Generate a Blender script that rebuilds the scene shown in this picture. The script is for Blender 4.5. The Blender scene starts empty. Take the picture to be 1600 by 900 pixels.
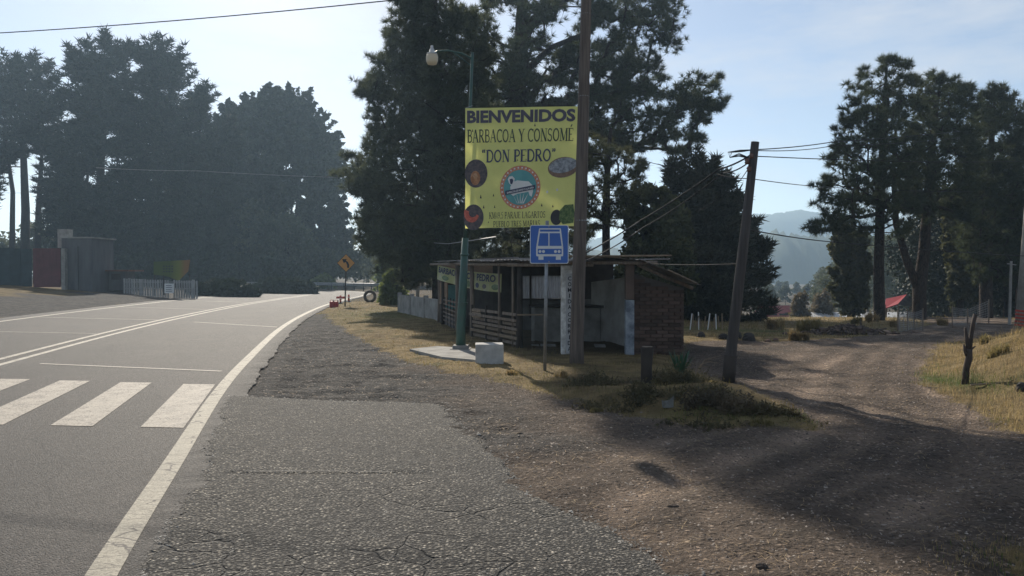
import bpy, math, random
import numpy as np
from mathutils import Vector, Matrix

rng = np.random.default_rng(7)
random.seed(7)
SC = bpy.context.scene
COL = SC.collection

# ------------------------------------------------------------------ camera
CAM_H = 1.65
PITCH = math.radians(-1.05)
F = 1200.0                      # focal length in pixels of the 1600 px photograph
cam_d = bpy.data.cameras.new('camera')
cam = bpy.data.objects.new('camera', cam_d)
COL.objects.link(cam)
cam_d.sensor_width = 36.0
cam_d.lens = 36.0 * F / 1600.0
cam_d.clip_start = 0.05
cam_d.clip_end = 20000
cam.location = (0, 0, CAM_H)
cam.rotation_euler = (math.radians(90) + PITCH, 0, 0)
SC.camera = cam

# ------------------------------------------------------------------ sun, sky, exposure
SUN_DIR = Vector((-0.296, 1.0, 0.636)).normalized()      # towards the sun
sun_el = math.asin(SUN_DIR.z)
sun_az = math.atan2(SUN_DIR.x, SUN_DIR.y)                # from +Y towards +X
sd = bpy.data.lights.new('sun', 'SUN')
sd.energy = 5.0
sd.angle = math.radians(0.55)
sd.color = (1.0, 0.91, 0.78)
so = bpy.data.objects.new('sun', sd)
COL.objects.link(so)
so.rotation_euler = (-SUN_DIR).to_track_quat('-Z', 'Y').to_euler()

W = bpy.data.worlds.new('World')
SC.world = W
W.use_nodes = True
wn, wl = W.node_tree.nodes, W.node_tree.links
wn.clear()
w_out = wn.new('ShaderNodeOutputWorld')
w_bg = wn.new('ShaderNodeBackground')
w_sky = wn.new('ShaderNodeTexSky')
w_sky.sky_type = 'NISHITA'
w_sky.sun_disc = False
w_sky.sun_elevation = sun_el
w_sky.sun_rotation = sun_az
w_sky.altitude = 1500
w_sky.air_density = 1.0
w_sky.dust_density = 1.5
w_sky.ozone_density = 1.0
w_bg.inputs['Strength'].default_value = 0.083
# thin high cloud wisps
w_tc = wn.new('ShaderNodeTexCoord')
w_mp = wn.new('ShaderNodeMapping'); w_mp.inputs['Scale'].default_value = (1.6, 1.6, 6.5)
w_mp.inputs['Location'].default_value = (0.55, 0.2, 0.27)
w_nz = wn.new('ShaderNodeTexNoise'); w_nz.inputs['Scale'].default_value = 2.2
w_nz.inputs['Detail'].default_value = 9; w_nz.inputs['Roughness'].default_value = 0.62
w_rp = wn.new('ShaderNodeValToRGB')
w_rp.color_ramp.elements[0].position = 0.47; w_rp.color_ramp.elements[0].color = (0, 0, 0, 1)
w_rp.color_ramp.elements[1].position = 0.70; w_rp.color_ramp.elements[1].color = (1, 1, 1, 1)
w_mul = wn.new('ShaderNodeMath'); w_mul.operation = 'MULTIPLY'; w_mul.inputs[1].default_value = 0.5
w_add = wn.new('ShaderNodeMath'); w_add.operation = 'ADD'; w_add.inputs[1].default_value = 0.17; w_add.use_clamp = True
w_mix = wn.new('ShaderNodeMix'); w_mix.data_type = 'RGBA'
wl.new(w_tc.outputs['Generated'], w_mp.inputs['Vector'])
wl.new(w_mp.outputs['Vector'], w_nz.inputs['Vector'])
wl.new(w_nz.outputs['Fac'], w_rp.inputs['Fac'])
wl.new(w_rp.outputs['Color'], w_mul.inputs[0])
wl.new(w_mul.outputs[0], w_add.inputs[0]); wl.new(w_add.outputs[0], w_mix.inputs['Factor'])
wl.new(w_sky.outputs['Color'], w_mix.inputs[6])
w_mix.inputs[7].default_value = (6.6, 6.7, 6.9, 1)
wl.new(w_mix.outputs[2], w_bg.inputs['Color'])
wl.new(w_bg.outputs[0], w_out.inputs[0])

SC.view_settings.view_transform = 'Standard'
SC.view_settings.look = 'None'
SC.view_settings.exposure = 0.45
SC.view_settings.gamma = 1.0
SC.cycles.use_denoising = True
SC.cycles.max_bounces = 6
SC.cycles.diffuse_bounces = 3
SC.cycles.glossy_bounces = 2
SC.cycles.transmission_bounces = 3
SC.cycles.transparent_max_bounces = 8
SC.cycles.volume_bounces = 1
SC.cycles.sample_clamp_indirect = 4.0

HAZE_DENSITY = 0.0007
HAZE_G = 0.35

# ------------------------------------------------------------------ object helpers
def link(o, parent=None):
    COL.objects.link(o)
    if parent is not None:
        o.parent = parent
    return o

def tag(o, label=None, cat=None, group=None, kind=None):
    if label: o['label'] = label
    if cat: o['category'] = cat
    if group: o['group'] = group
    if kind: o['kind'] = kind
    return o

def empty(name, loc=(0, 0, 0), rz=0.0, label=None, cat=None, group=None):
    o = bpy.data.objects.new(name, None)
    o.empty_display_size = 0.2
    o.location = loc
    o.rotation_euler = (0, 0, rz)
    link(o)
    return tag(o, label, cat, group)

def np_mesh(name, V, Fa, mats, smooth=False, mi=None, attrs=None, parent=None):
    """V (n,3); Fa (m,k) with one k, or a list of such arrays."""
    me = bpy.data.meshes.new(name)
    if not isinstance(Fa, (list, tuple)): Fa = [Fa]
    Fa = [np.asarray(f, dtype=np.int32) for f in Fa if len(f)]
    V = np.asarray(V, dtype=np.float32)
    loops = np.concatenate([f.ravel() for f in Fa])
    cnt = np.concatenate([np.full(len(f), f.shape[1], dtype=np.int32) for f in Fa])
    me.vertices.add(len(V)); me.vertices.foreach_set('co', V.ravel())
    me.loops.add(len(loops)); me.loops.foreach_set('vertex_index', loops)
    me.polygons.add(len(cnt))
    st = np.zeros(len(cnt), dtype=np.int32); st[1:] = np.cumsum(cnt)[:-1]
    me.polygons.foreach_set('loop_start', st)
    me.polygons.foreach_set('loop_total', cnt)
    if not isinstance(mats, (list, tuple)): mats = [mats]
    for m in mats: me.materials.append(m)
    if mi is not None: me.polygons.foreach_set('material_index', np.asarray(mi, dtype=np.int32))
    if smooth: me.polygons.foreach_set('use_smooth', np.ones(len(cnt), dtype=bool))
    me.update(calc_edges=True)
    if attrs:
        for k, a in attrs.items():
            at = me.attributes.new(k, 'FLOAT', 'POINT')
            at.data.foreach_set('value', np.asarray(a, dtype=np.float32))
    o = bpy.data.objects.new(name, me)
    return link(o, parent)

class MB:
    """collects simple solids, builds one mesh object"""
    def __init__(s): s.V = []; s.Q = []; s.n = 0
    def add(s, v, f):
        s.V.append(np.asarray(v, dtype=float).reshape(-1, 3))
        for q in f: s.Q.append([i + s.n for i in q])
        s.n += len(s.V[-1]); return s
    def box(s, c, d, M=None, rz=0.0, jit=0.0):
        x, y, z = (d[0] / 2, d[1] / 2, d[2] / 2)
        v = np.array([[a, b, e] for e in (-z, z) for a, b in ((-x, -y), (x, -y), (x, y), (-x, y))])
        if jit: v = v + rng.uniform(-jit, jit, v.shape)
        if rz:
            cz, sz = math.cos(rz), math.sin(rz)
            v = v @ np.array([[cz, sz, 0], [-sz, cz, 0], [0, 0, 1]])
        if M is not None: v = v @ np.array(M).T
        v = v + np.array(c)
        return s.add(v, [(0, 3, 2, 1), (4, 5, 6, 7), (0, 1, 5, 4), (1, 2, 6, 5), (2, 3, 7, 6), (3, 0, 4, 7)])
    def hexa(s, b, t):
        """bottom 4 points, top 4 points"""
        return s.add(list(b) + list(t), [(0, 3, 2, 1), (4, 5, 6, 7), (0, 1, 5, 4), (1, 2, 6, 5), (2, 3, 7, 6), (3, 0, 4, 7)])
    def tube(s, pts, rad, n=8, cap=True):
        pts = np.asarray(pts, dtype=float); m = len(pts)
        rad = np.broadcast_to(np.asarray(rad, dtype=float), (m,))
        rings = []; prev = None
        for i in range(m):
            t = pts[min(i + 1, m - 1)] - pts[max(i - 1, 0)]
            t = t / (np.linalg.norm(t) + 1e-9)
            if prev is None:
                a = np.array([0, 0, 1.]) if abs(t[2]) < .9 else np.array([1., 0, 0])
            else: a = prev
            u = a - t * a.dot(t); u /= np.linalg.norm(u) + 1e-9; prev = u
            w = np.cross(t, u)
            an = np.linspace(0, 2 * math.pi, n, endpoint=False)
            rings.append(pts[i] + rad[i] * (np.cos(an)[:, None] * u + np.sin(an)[:, None] * w))
        f = []
        for i in range(m - 1):
            for k in range(n):
                f.append((i * n + k, i * n + (k + 1) % n, (i + 1) * n + (k + 1) % n, (i + 1) * n + k))
        if cap:
            f.append(tuple(range(n))[::-1]); f.append(tuple(range((m - 1) * n, m * n)))
        return s.add(np.concatenate(rings), f)
    def lathe(s, prof, c=(0, 0, 0), n=16):
        """prof list of (r,z)"""
        v = []; f = []
        an = np.linspace(0, 2 * math.pi, n, endpoint=False)
        for r, z in prof:
            for a in an: v.append((c[0] + r * math.cos(a), c[1] + r * math.sin(a), c[2] + z))
        for i in range(len(prof) - 1):
            for k in range(n):
                f.append((i * n + k, i * n + (k + 1) % n, (i + 1) * n + (k + 1) % n, (i + 1) * n + k))
        f.append(tuple(range(n))[::-1]); f.append(tuple(range((len(prof) - 1) * n, len(prof) * n)))
        return s.add(v, f)
    def poly(s, P2, O, U, Wd, depth=0.0):
        """flat polygon from 2-D points in the frame O + a U + b W; given thickness along N = U x W"""
        O, U, Wd = map(np.array, (O, U, Wd)); N = np.cross(U, Wd); N = N / np.linalg.norm(N)
        a = [O + p[0] * U + p[1] * Wd for p in P2]; k = len(a)
        if depth == 0: return s.add(a, [tuple(range(k))])
        b = [p - N * depth for p in a]
        f = [tuple(range(k)), tuple(range(k, 2 * k))[::-1]]
        f += [(i, i + k, (i + 1) % k + k, (i + 1) % k) for i in range(k)]
        return s.add(a + b, f)
    def build(s, name, mat, parent=None, smooth=False, bevel=0.0, loc=None):
        me = bpy.data.meshes.new(name)
        V = np.concatenate(s.V)
        if loc is not None: V = V - np.array(loc)
        me.from_pydata(V.tolist(), [], s.Q)
        me.materials.append(mat); me.update()
        if smooth:
            for p in me.polygons: p.use_smooth = True
        o = bpy.data.objects.new(name, me)
        if loc is not None: o.location = loc
        link(o, parent)
        if bevel > 0:
            b = o.modifiers.new('bevel', 'BEVEL'); b.width = bevel; b.segments = 2; b.limit_method = 'ANGLE'
        return o

def child_copy(src, parent, loc=None, rot=None, scale=None):
    c = src.copy(); COL.objects.link(c); c.parent = parent
    if loc is not None: c.location = loc
    if rot is not None: c.rotation_euler = rot
    if scale is not None: c.scale = scale
    return c

def copy_thing(root, loc, rz, label, scale=1.0):
    r = root.copy(); COL.objects.link(r)
    r.location = loc; r.rotation_euler = (0, 0, rz)
    if not hasattr(scale, '__len__'): scale = (scale,) * 3
    r.scale = scale; r['label'] = label
    for ch in list(root.children):
        c = ch.copy(); COL.objects.link(c); c.parent = r
        for g in list(ch.children):
            d = g.copy(); COL.objects.link(d); d.parent = c
    return r

# ------------------------------------------------------------------ material helper
class Mat:
    def __init__(s, name, rough=0.8, spec=0.3, metal=0.0):
        s.m = bpy.data.materials.new(name); s.m.use_nodes = True
        s.n = s.m.node_tree.nodes; s.l = s.m.node_tree.links
        s.b = s.n['Principled BSDF']
        s.b.inputs['Roughness'].default_value = rough
        s.b.inputs['Specular IOR Level'].default_value = spec
        s.b.inputs['Metallic'].default_value = metal
        s.co = s.n.new('ShaderNodeTexCoord').outputs['Object']
        s.geo = s.n.new('ShaderNodeNewGeometry')
    def world(s): s.co = s.geo.outputs['Position']; return s
    def noise(s, scale, detail=4, rough=0.55, vec=None, dist=0.0, stretch=None):
        t = s.n.new('ShaderNodeTexNoise'); t.inputs['Scale'].default_value = scale
        t.inputs['Detail'].default_value = detail; t.inputs['Roughness'].default_value = rough
        t.inputs['Distortion'].default_value = dist
        v = s.co if vec is None else vec
        if stretch is not None:
            mp = s.n.new('ShaderNodeMapping'); mp.inputs['Scale'].default_value = stretch
            s.l.new(v, mp.inputs['Vector']); v = mp.outputs[0]
        s.l.new(v, t.inputs['Vector']); return t.outputs['Fac']
    def voro(s, scale, feature='F1', stretch=None, rnd=1.0, out='Distance', vec=None):
        t = s.n.new('ShaderNodeTexVoronoi'); t.feature = feature
        t.inputs['Scale'].default_value = scale; t.inputs['Randomness'].default_value = rnd
        v = s.co if vec is None else vec
        if stretch is not None:
            mp = s.n.new('ShaderNodeMapping'); mp.inputs['Scale'].default_value = stretch
            s.l.new(v, mp.inputs['Vector']); v = mp.outputs[0]
        s.l.new(v, t.inputs['Vector']); return t.outputs[out]
    def warp(s, amount, scale):
        t = s.n.new('ShaderNodeTexNoise'); t.inputs['Scale'].default_value = scale
        s.l.new(s.co, t.inputs['Vector'])
        a = s.n.new('ShaderNodeVectorMath'); a.operation = 'MULTIPLY_ADD'
        s.l.new(t.outputs['Color'], a.inputs[0]); a.inputs[1].default_value = (amount,) * 3
        s.l.new(s.co, a.inputs[2]); return a.outputs[0]
    def ramp(s, fac, stops):
        r = s.n.new('ShaderNodeValToRGB'); e = r.color_ramp.elements
        while len(e) < len(stops): e.new(0.5)
        for i, (p, c) in enumerate(stops):
            e[i].position = p
            e[i].color = (c, c, c, 1) if not hasattr(c, '__len__') else (*c, 1)
        s.l.new(fac, r.inputs['Fac']); return r.outputs['Color']
    def mix(s, fac, a, b, mode='MIX'):
        m = s.n.new('ShaderNodeMix'); m.data_type = 'RGBA'; m.blend_type = mode
        for i, v in ((0, fac), (6, a), (7, b)):
            if hasattr(v, 'links'): s.l.new(v, m.inputs[i])
            elif i == 0: m.inputs[0].default_value = v
            else: m.inputs[i].default_value = (v, v, v, 1) if not hasattr(v, '__len__') else (*v, 1)
        return m.outputs[2]
    def math(s, op, a, b=0.0, clamp=False):
        m = s.n.new('ShaderNodeMath'); m.operation = op; m.use_clamp = clamp
        for i, v in ((0, a), (1, b)):
            if hasattr(v, 'links'): s.l.new(v, m.inputs[i])
            else: m.inputs[i].default_value = v
        return m.outputs[0]
    def attr(s, name):
        a = s.n.new('ShaderNodeAttribute'); a.attribute_name = name; return a.outputs['Fac']
    def sep(s, i, vec=None):
        x = s.n.new('ShaderNodeSeparateXYZ'); s.l.new(s.co if vec is None else vec, x.inputs[0]); return x.outputs[i]
    def rand(s):
        return s.n.new('ShaderNodeObjectInfo').outputs['Random']
    def color(s, c):
        if hasattr(c, 'links'): s.l.new(c, s.b.inputs['Base Color'])
        else: s.b.inputs['Base Color'].default_value = (*c, 1)
        return s
    def rough(s, r): s.l.new(r, s.b.inputs['Roughness']); return s
    def bump(s, h, strength=0.3, dist=0.02):
        b = s.n.new('ShaderNodeBump'); b.inputs['Strength'].default_value = strength
        b.inputs['Distance'].default_value = dist
        s.l.new(h, b.inputs['Height']); s.l.new(b.outputs[0], s.b.inputs['Normal']); return s
    def translucent(s, col, fac):
        t = s.n.new('ShaderNodeBsdfTranslucent')
        if hasattr(col, 'links'): s.l.new(col, t.inputs['Color'])
        else: t.inputs['Color'].default_value = (*col, 1)
        mx = s.n.new('ShaderNodeMixShader'); mx.inputs[0].default_value = fac
        s.l.new(s.b.outputs[0], mx.inputs[1]); s.l.new(t.outputs[0], mx.inputs[2])
        s.l.new(mx.outputs[0], s.n['Material Output'].inputs['Surface']); return s

def simple(name, c1, c2=None, scale=6.0, rough=0.8, spec=0.3, bump=0.0, metal=0.0, stretch=None, lo=0.35, hi=0.65, vary=0.0):
    m = Mat(name, rough, spec, metal)
    if c2 is None: c2 = tuple(0.75 * x for x in c1)
    nz = m.noise(scale, 6, 0.6, stretch=stretch)
    col = m.ramp(nz, [(lo, c1), (hi, c2)])
    if vary:
        col = m.mix(1.0, col, m.ramp(m.rand(), [(0, 1 - vary), (1, 1.0)]), 'MULTIPLY')
    m.color(col)
    if bump: m.bump(m.noise(scale * 4, 5, 0.65, stretch=stretch), bump, 0.02)
    return m.m

# ------------------------------------------------------------------ numpy noise
def _hash(ix, iy, seed):
    n = (ix.astype(np.int64) * 374761393 + iy.astype(np.int64) * 668265263 + seed * 974711) & 0xffffffff
    n = ((n ^ (n >> 13)) * 1274126177) & 0xffffffff
    return ((n ^ (n >> 16)) & 0xffff) / 65535.0
def vnoise(x, y, seed=0):
    x = np.asarray(x, float); y = np.asarray(y, float)
    ix, iy = np.floor(x), np.floor(y); fx, fy = x - ix, y - iy
    fx = fx * fx * (3 - 2 * fx); fy = fy * fy * (3 - 2 * fy)
    a = _hash(ix, iy, seed); b = _hash(ix + 1, iy, seed); c = _hash(ix, iy + 1, seed); d = _hash(ix + 1, iy + 1, seed)
    return (a * (1 - fx) + b * fx) * (1 - fy) + (c * (1 - fx) + d * fx) * fy
def fbm(x, y, oct=4, seed=0, gain=0.5):
    s = 0.0; a = 1.0; t = 0.0
    for i in range(oct):
        s = s + a * (vnoise(x, y, seed + i * 17) - 0.5); t += a * 0.5
        x = np.asarray(x) * 2.03 + 11.3; y = np.asarray(y) * 2.03 + 4.7; a *= gain
    return s / t
def sstep(a, b, x):
    t = np.clip((np.asarray(x, float) - a) / (b - a), 0, 1); return t * t * (3 - 2 * t)

# ------------------------------------------------------------------ road alignment and terrain
def catmull(P, n=8):
    P = np.asarray(P, float); P = np.vstack([2 * P[0] - P[1], P, 2 * P[-1] - P[-2]]); out = []
    for i in range(1, len(P) - 2):
        for t in np.linspace(0, 1, n, endpoint=False):
            a, b, c, d = P[i - 1:i + 3]
            out.append(0.5 * ((2 * b) + (-a + c) * t + (2 * a - 5 * b + 4 * c - d) * t * t + (-a + 3 * b - 3 * c + d) * t ** 3))
    out.append(P[-2]); return np.array(out)
R_PTS = catmull([(6.5, -26), (2.9, -14), (0.55, -5.5), (-1.25, 0.9), (-2.26, 4.24), (-2.92, 6.56), (-4.06, 10.6), (-5.05, 14.6), (-6.9, 22.8),
                 (-8.4, 30.9), (-9.8, 40.4), (-10.7, 49.5), (-11.3, 58), (-12.6, 66), (-15.6, 73), (-21, 78.5), (-30, 83), (-45, 87), (-62, 88)], 8)
_d = np.gradient(R_PTS, axis=0); _d /= np.linalg.norm(_d, axis=1)[:, None]
R_NRM = np.stack([-_d[:, 1], _d[:, 0]], 1)                    # to the left of travel
def road_s(x, y):
    """signed distance from the right edge line, positive on the road"""
    x = np.atleast_1d(np.asarray(x, float)); y = np.atleast_1d(np.asarray(y, float))
    out = np.full(x.shape, -1e9); best = np.full(x.shape, 1e18)
    for i in range(len(R_PTS) - 1):
        a, b = R_PTS[i], R_PTS[i + 1]; ab = b - a
        t = np.clip(((x - a[0]) * ab[0] + (y - a[1]) * ab[1]) / ab.dot(ab), 0, 1)
        dx, dy = x - a[0] - t * ab[0], y - a[1] - t * ab[1]; d2 = dx * dx + dy * dy
        sg = np.where(ab[0] * (y - a[1]) - ab[1] * (x - a[0]) > 0, 1.0, -1.0)
        m = d2 < best
        best = np.where(m, d2, best); out = np.where(m, sg * np.sqrt(d2), out)
    return out

def poly_sd(x, y, P):
    """signed distance to a polygon, positive inside"""
    x = np.atleast_1d(np.asarray(x, float)); y = np.atleast_1d(np.asarray(y, float)); P = np.asarray(P, float)
    ins = np.zeros(x.shape, bool); best = np.full(x.shape, 1e18)
    for i in range(len(P)):
        a, b = P[i], P[(i + 1) % len(P)]; ab = b - a
        t = np.clip(((x - a[0]) * ab[0] + (y - a[1]) * ab[1]) / (ab.dot(ab) + 1e-12), 0, 1)
        best = np.minimum(best, (x - a[0] - t * ab[0]) ** 2 + (y - a[1] - t * ab[1]) ** 2)
        c = ((a[1] > y) != (b[1] > y)) & (x < (b[0] - a[0]) * (y - a[1]) / (b[1] - a[1] + 1e-12) + a[0])
        ins ^= c
    d = np.sqrt(best); return np.where(ins, d, -d)

cp, sp = math.cos(PITCH), math.sin(PITCH)
def ray(px, py):
    u, v = (px - 800.0) / F, (450.0 - py) / F
    return np.array([u, cp - v * sp, sp + v * cp])
def flat(px, py, z=0.0):
    r = ray(px, py); t = (z - CAM_H) / r[2]; return (r[0] * t, r[1] * t)
def flats(L): return np.array([flat(*p) for p in L])
def V(px, py, D):
    """the point of the photograph's ray that lies D metres ahead"""
    r = ray(px, py); t = D / r[1]; return np.array([r[0] * t, D, CAM_H + r[2] * t])

MOUND = np.array([flat(1428, 588), flat(1440, 572), (8.0, 14.6), (10.2, 18.2), (12.5, 19.6), (17, 20.5), (40, 19), (40, -4), (7.5, -4), (5.6, 5.6), flat(1600, 682), flat(1500, 628), flat(1445, 604)])
ISLAND = flats([(480, 486), (600, 471), (640, 476), (1040, 512), (1062, 540), (1070, 582), (1130, 592), (1200, 620), (1255, 645), (1300, 664), (1270, 672), (1160, 672), (1080, 664), (1000, 652), (880, 628), (790, 602), (700, 588), (620, 566), (560, 536), (515, 506)])
DIRTROAD = [flat(1620, 640), (3.4, 12.6), (6.2, 13.2), (9.0, 17.6), (12.5, 22.3), (16, 27), (19, 34), (24, 44)]
TRACK_L = catmull([(1.5, 5.2), (3.9, 8.0), (5.1, 11.0), (7.2, 15.0), (10.0, 19.2), (13.2, 23.4), (17.5, 29.5), (24, 40)], 10)
DIRT = np.array([flat(372, 622), flat(392, 575), flat(425, 532), flat(470, 500), flat(500, 484), flat(515, 500), flat(560, 530), flat(620, 560),
                 flat(700, 583), flat(790, 600), flat(880, 626), flat(1000, 650), flat(1080, 662), flat(1160, 670), flat(1270, 669), flat(1262, 652),
                 flat(1200, 622), flat(1130, 596), flat(1076, 580), (3.6, 16.8), (4.7, 19.3), (6.6, 18.6), (9.6, 20.6), (12.6, 24.5), (17.0, 31), (23, 44),
                 (28, 44), (21, 30), (16.5, 23), (12.5, 19.8), (10.2, 18.4), (8.0, 14.8), flat(1440, 572), flat(1428, 588), flat(1445, 604),
                 flat(1500, 628), flat(1600, 682), (5.6, 5.6), (7.5, -4), (9, -16), (4.4, -20), (3, -14), (0, -4), (-2.0, 3)])

def track_d(x, y):
    best = np.full(np.shape(x), 1e18)
    for i in range(len(TRACK_L) - 1):
        a, b = TRACK_L[i], TRACK_L[i + 1]; ab = b - a
        t = np.clip(((x - a[0]) * ab[0] + (y - a[1]) * ab[1]) / ab.dot(ab), 0, 1)
        d2 = (x - a[0] - t * ab[0]) ** 2 + (y - a[1] - t * ab[1]) ** 2
        sg = np.where(ab[0] * (y - a[1]) - ab[1] * (x - a[0]) > 0, 1.0, -1.0)
        best = np.where(d2 < best ** 2, sg * np.sqrt(d2), best)
    return best

def base_z(x, y):
    x = np.atleast_1d(np.asarray(x, float)); y = np.atleast_1d(np.asarray(y, float))
    s = road_s(x, y)
    fade = 1 - sstep(54, 68, y)
    z = (0.036 * np.clip(s - 4.2, 0, 5) + 0.085 * np.clip(s - 9.4, 0, 9.5)) * fade
    wr = sstep(2.5, 9.5, x)
    z = z + wr * (-0.035 * np.clip(y - 20, 0, 22) - 3.4 * sstep(42, 66, y))
    md = poly_sd(x, y, MOUND)
    z = z + 0.52 * sstep(0.0, 2.2, md) * (1 + 0.25 * fbm(x * .5, y * .5, 2, 5))
    return z
def terrain(x, y):
    x = np.atleast_1d(np.asarray(x, float)); y = np.atleast_1d(np.asarray(y, float))
    z = base_z(x, y)
    idd = poly_sd(x, y, ISLAND); s = road_s(x, y)
    hump = np.exp(-(((x - 2.6) / 1.6) ** 2 + ((y - 9.9) / 0.9) ** 2)) * 0.16
    z = z + 0.05 * sstep(0, 0.6, idd) + hump * sstep(0, .5, idd)
    off = sstep(0.4, 1.6, np.maximum(-s, s - 9.6))
    return z + off * 0.035 * fbm(x * .7, y * .7, 3, 3)
def P(px, py):
    """where the photograph's ray meets the ground"""
    r = ray(px, py); lo = 2.0
    ds = np.concatenate([np.arange(2, 60, .05), np.arange(60, 400, .5)])
    t = ds / r[1]; zz = CAM_H + r[2] * t; g = terrain(r[0] * t, ds)
    k = np.argmax(zz <= g)
    if zz[k] > g[k]: k = len(ds) - 1
    return np.array([r[0] * t[k], ds[k], float(g[k])])
def G(x, y, dz=0.0): return np.array([x, y, float(terrain(x, y)[0]) + dz])

# ------------------------------------------------------------------ ground materials
def ground_material(name, kind):
    m = Mat(name, 0.95, 0.15).world()
    big = m.noise(0.35, 4, 0.6); mid = m.noise(2.2, 6, 0.65); fine = m.noise(26, 6, 0.7)
    peb = m.voro(26, out='Color'); pd = m.voro(26)
    grass = m.ramp(mid, [(0.30, (0.16, 0.11, 0.05)), (0.48, (0.29, 0.21, 0.095)), (0.66, (0.40, 0.30, 0.145))])
    grass = m.mix(m.ramp(m.noise(0.9, 5, 0.6, stretch=(1, 1, 0)), [(0.53, 0), (0.68, .8)]), grass, m.ramp(fine, [(0.3, (0.045, 0.055, 0.018)), (0.7, (0.12, 0.12, 0.035))]))
    grass = m.mix(m.attr('green'), grass, m.ramp(fine, [(0.3, (0.05, 0.085, 0.018)), (0.7, (0.14, 0.19, 0.04))]))
    grass = m.mix(m.attr('soil'), grass, m.ramp(fine, [(0.3, (0.035, 0.026, 0.017)), (0.7, (0.10, 0.075, 0.047))]))
    dirt = m.ramp(mid, [(0.32, (0.11, 0.083, 0.064)), (0.5, (0.22, 0.168, 0.128)), (0.68, (0.37, 0.285, 0.215))])
    dirt = m.mix(m.ramp(m.noise(1.1, 6, 0.7), [(0.44, 0), (0.63, 0.85)]), dirt, (0.055, 0.046, 0.040))
    dirt = m.mix(m.ramp(m.noise(14, 5, .8), [(.36, .75), (.5, 0)]), dirt, (0.035, 0.029, 0.025))
    dirt = m.mix(m.attr('wear'), dirt, (0.42, 0.315, 0.235))
    grav = m.ramp(m.noise(5.5, 7, 0.8), [(0.34, (0.022, 0.022, 0.023)), (0.52, (0.075, 0.072, 0.070)), (0.68, (0.21, 0.195, 0.175))])
    rip = m.noise(1.0, 5, 0.6, stretch=(0.9, 5.0, 1), dist=1.2)
    grav = m.mix(m.ramp(rip, [(0.45, 0), (0.62, 0.6)]), grav, (0.20, 0.185, 0.165))
    dirt = m.mix(m.attr('gravel'), dirt, grav)
    # individual stones as colour specks
    st = m.ramp(m.sep(0, peb), [(0.0, 0.3), (0.55, 0.95), (0.9, 1.5), (1.0, 3.2)])
    spk = m.mix(m.ramp(pd, [(0.25, 1.0), (0.55, 0.0)]), 0.8, st)
    dirt = m.mix(0.8, dirt, spk, 'MULTIPLY')
    leaf = m.voro(11, stretch=(1, 0.6, 1), out='Distance', vec=m.warp(0.25, 5))
    dirt = m.mix(m.math('MULTIPLY', m.ramp(leaf, [(0.06, 1), (0.12, 0)]), 0.55), dirt, (0.33, 0.23, 0.13))
    w = m.math('ADD', m.attr('dirt'), m.math('MULTIPLY', m.math('SUBTRACT', fine, 0.5), 1.1))
    w = m.math('ADD', w, m.math('MULTIPLY', m.math('SUBTRACT', mid, 0.5), 1.0))
    col = m.mix(m.ramp(w, [(0.42, 0), (0.58, 1)]), grass, dirt)
    col = m.mix(m.ramp(big, [(0.35, 0.25), (0.65, 0.0)]), col, (0.05, 0.04, 0.03))
    m.color(col)
    h = m.math('ADD', m.math('MULTIPLY', fine, 0.8), m.math('MULTIPLY', m.ramp(pd, [(0, 1), (0.5, 0)]), 0.35))
    h = m.math('ADD', h, m.math('MULTIPLY', mid, 1.6))
    m.bump(h, 1.0, 0.11)
    return m.m
M_GROUND = ground_material('ground_soil_and_grass', 0)

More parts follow.
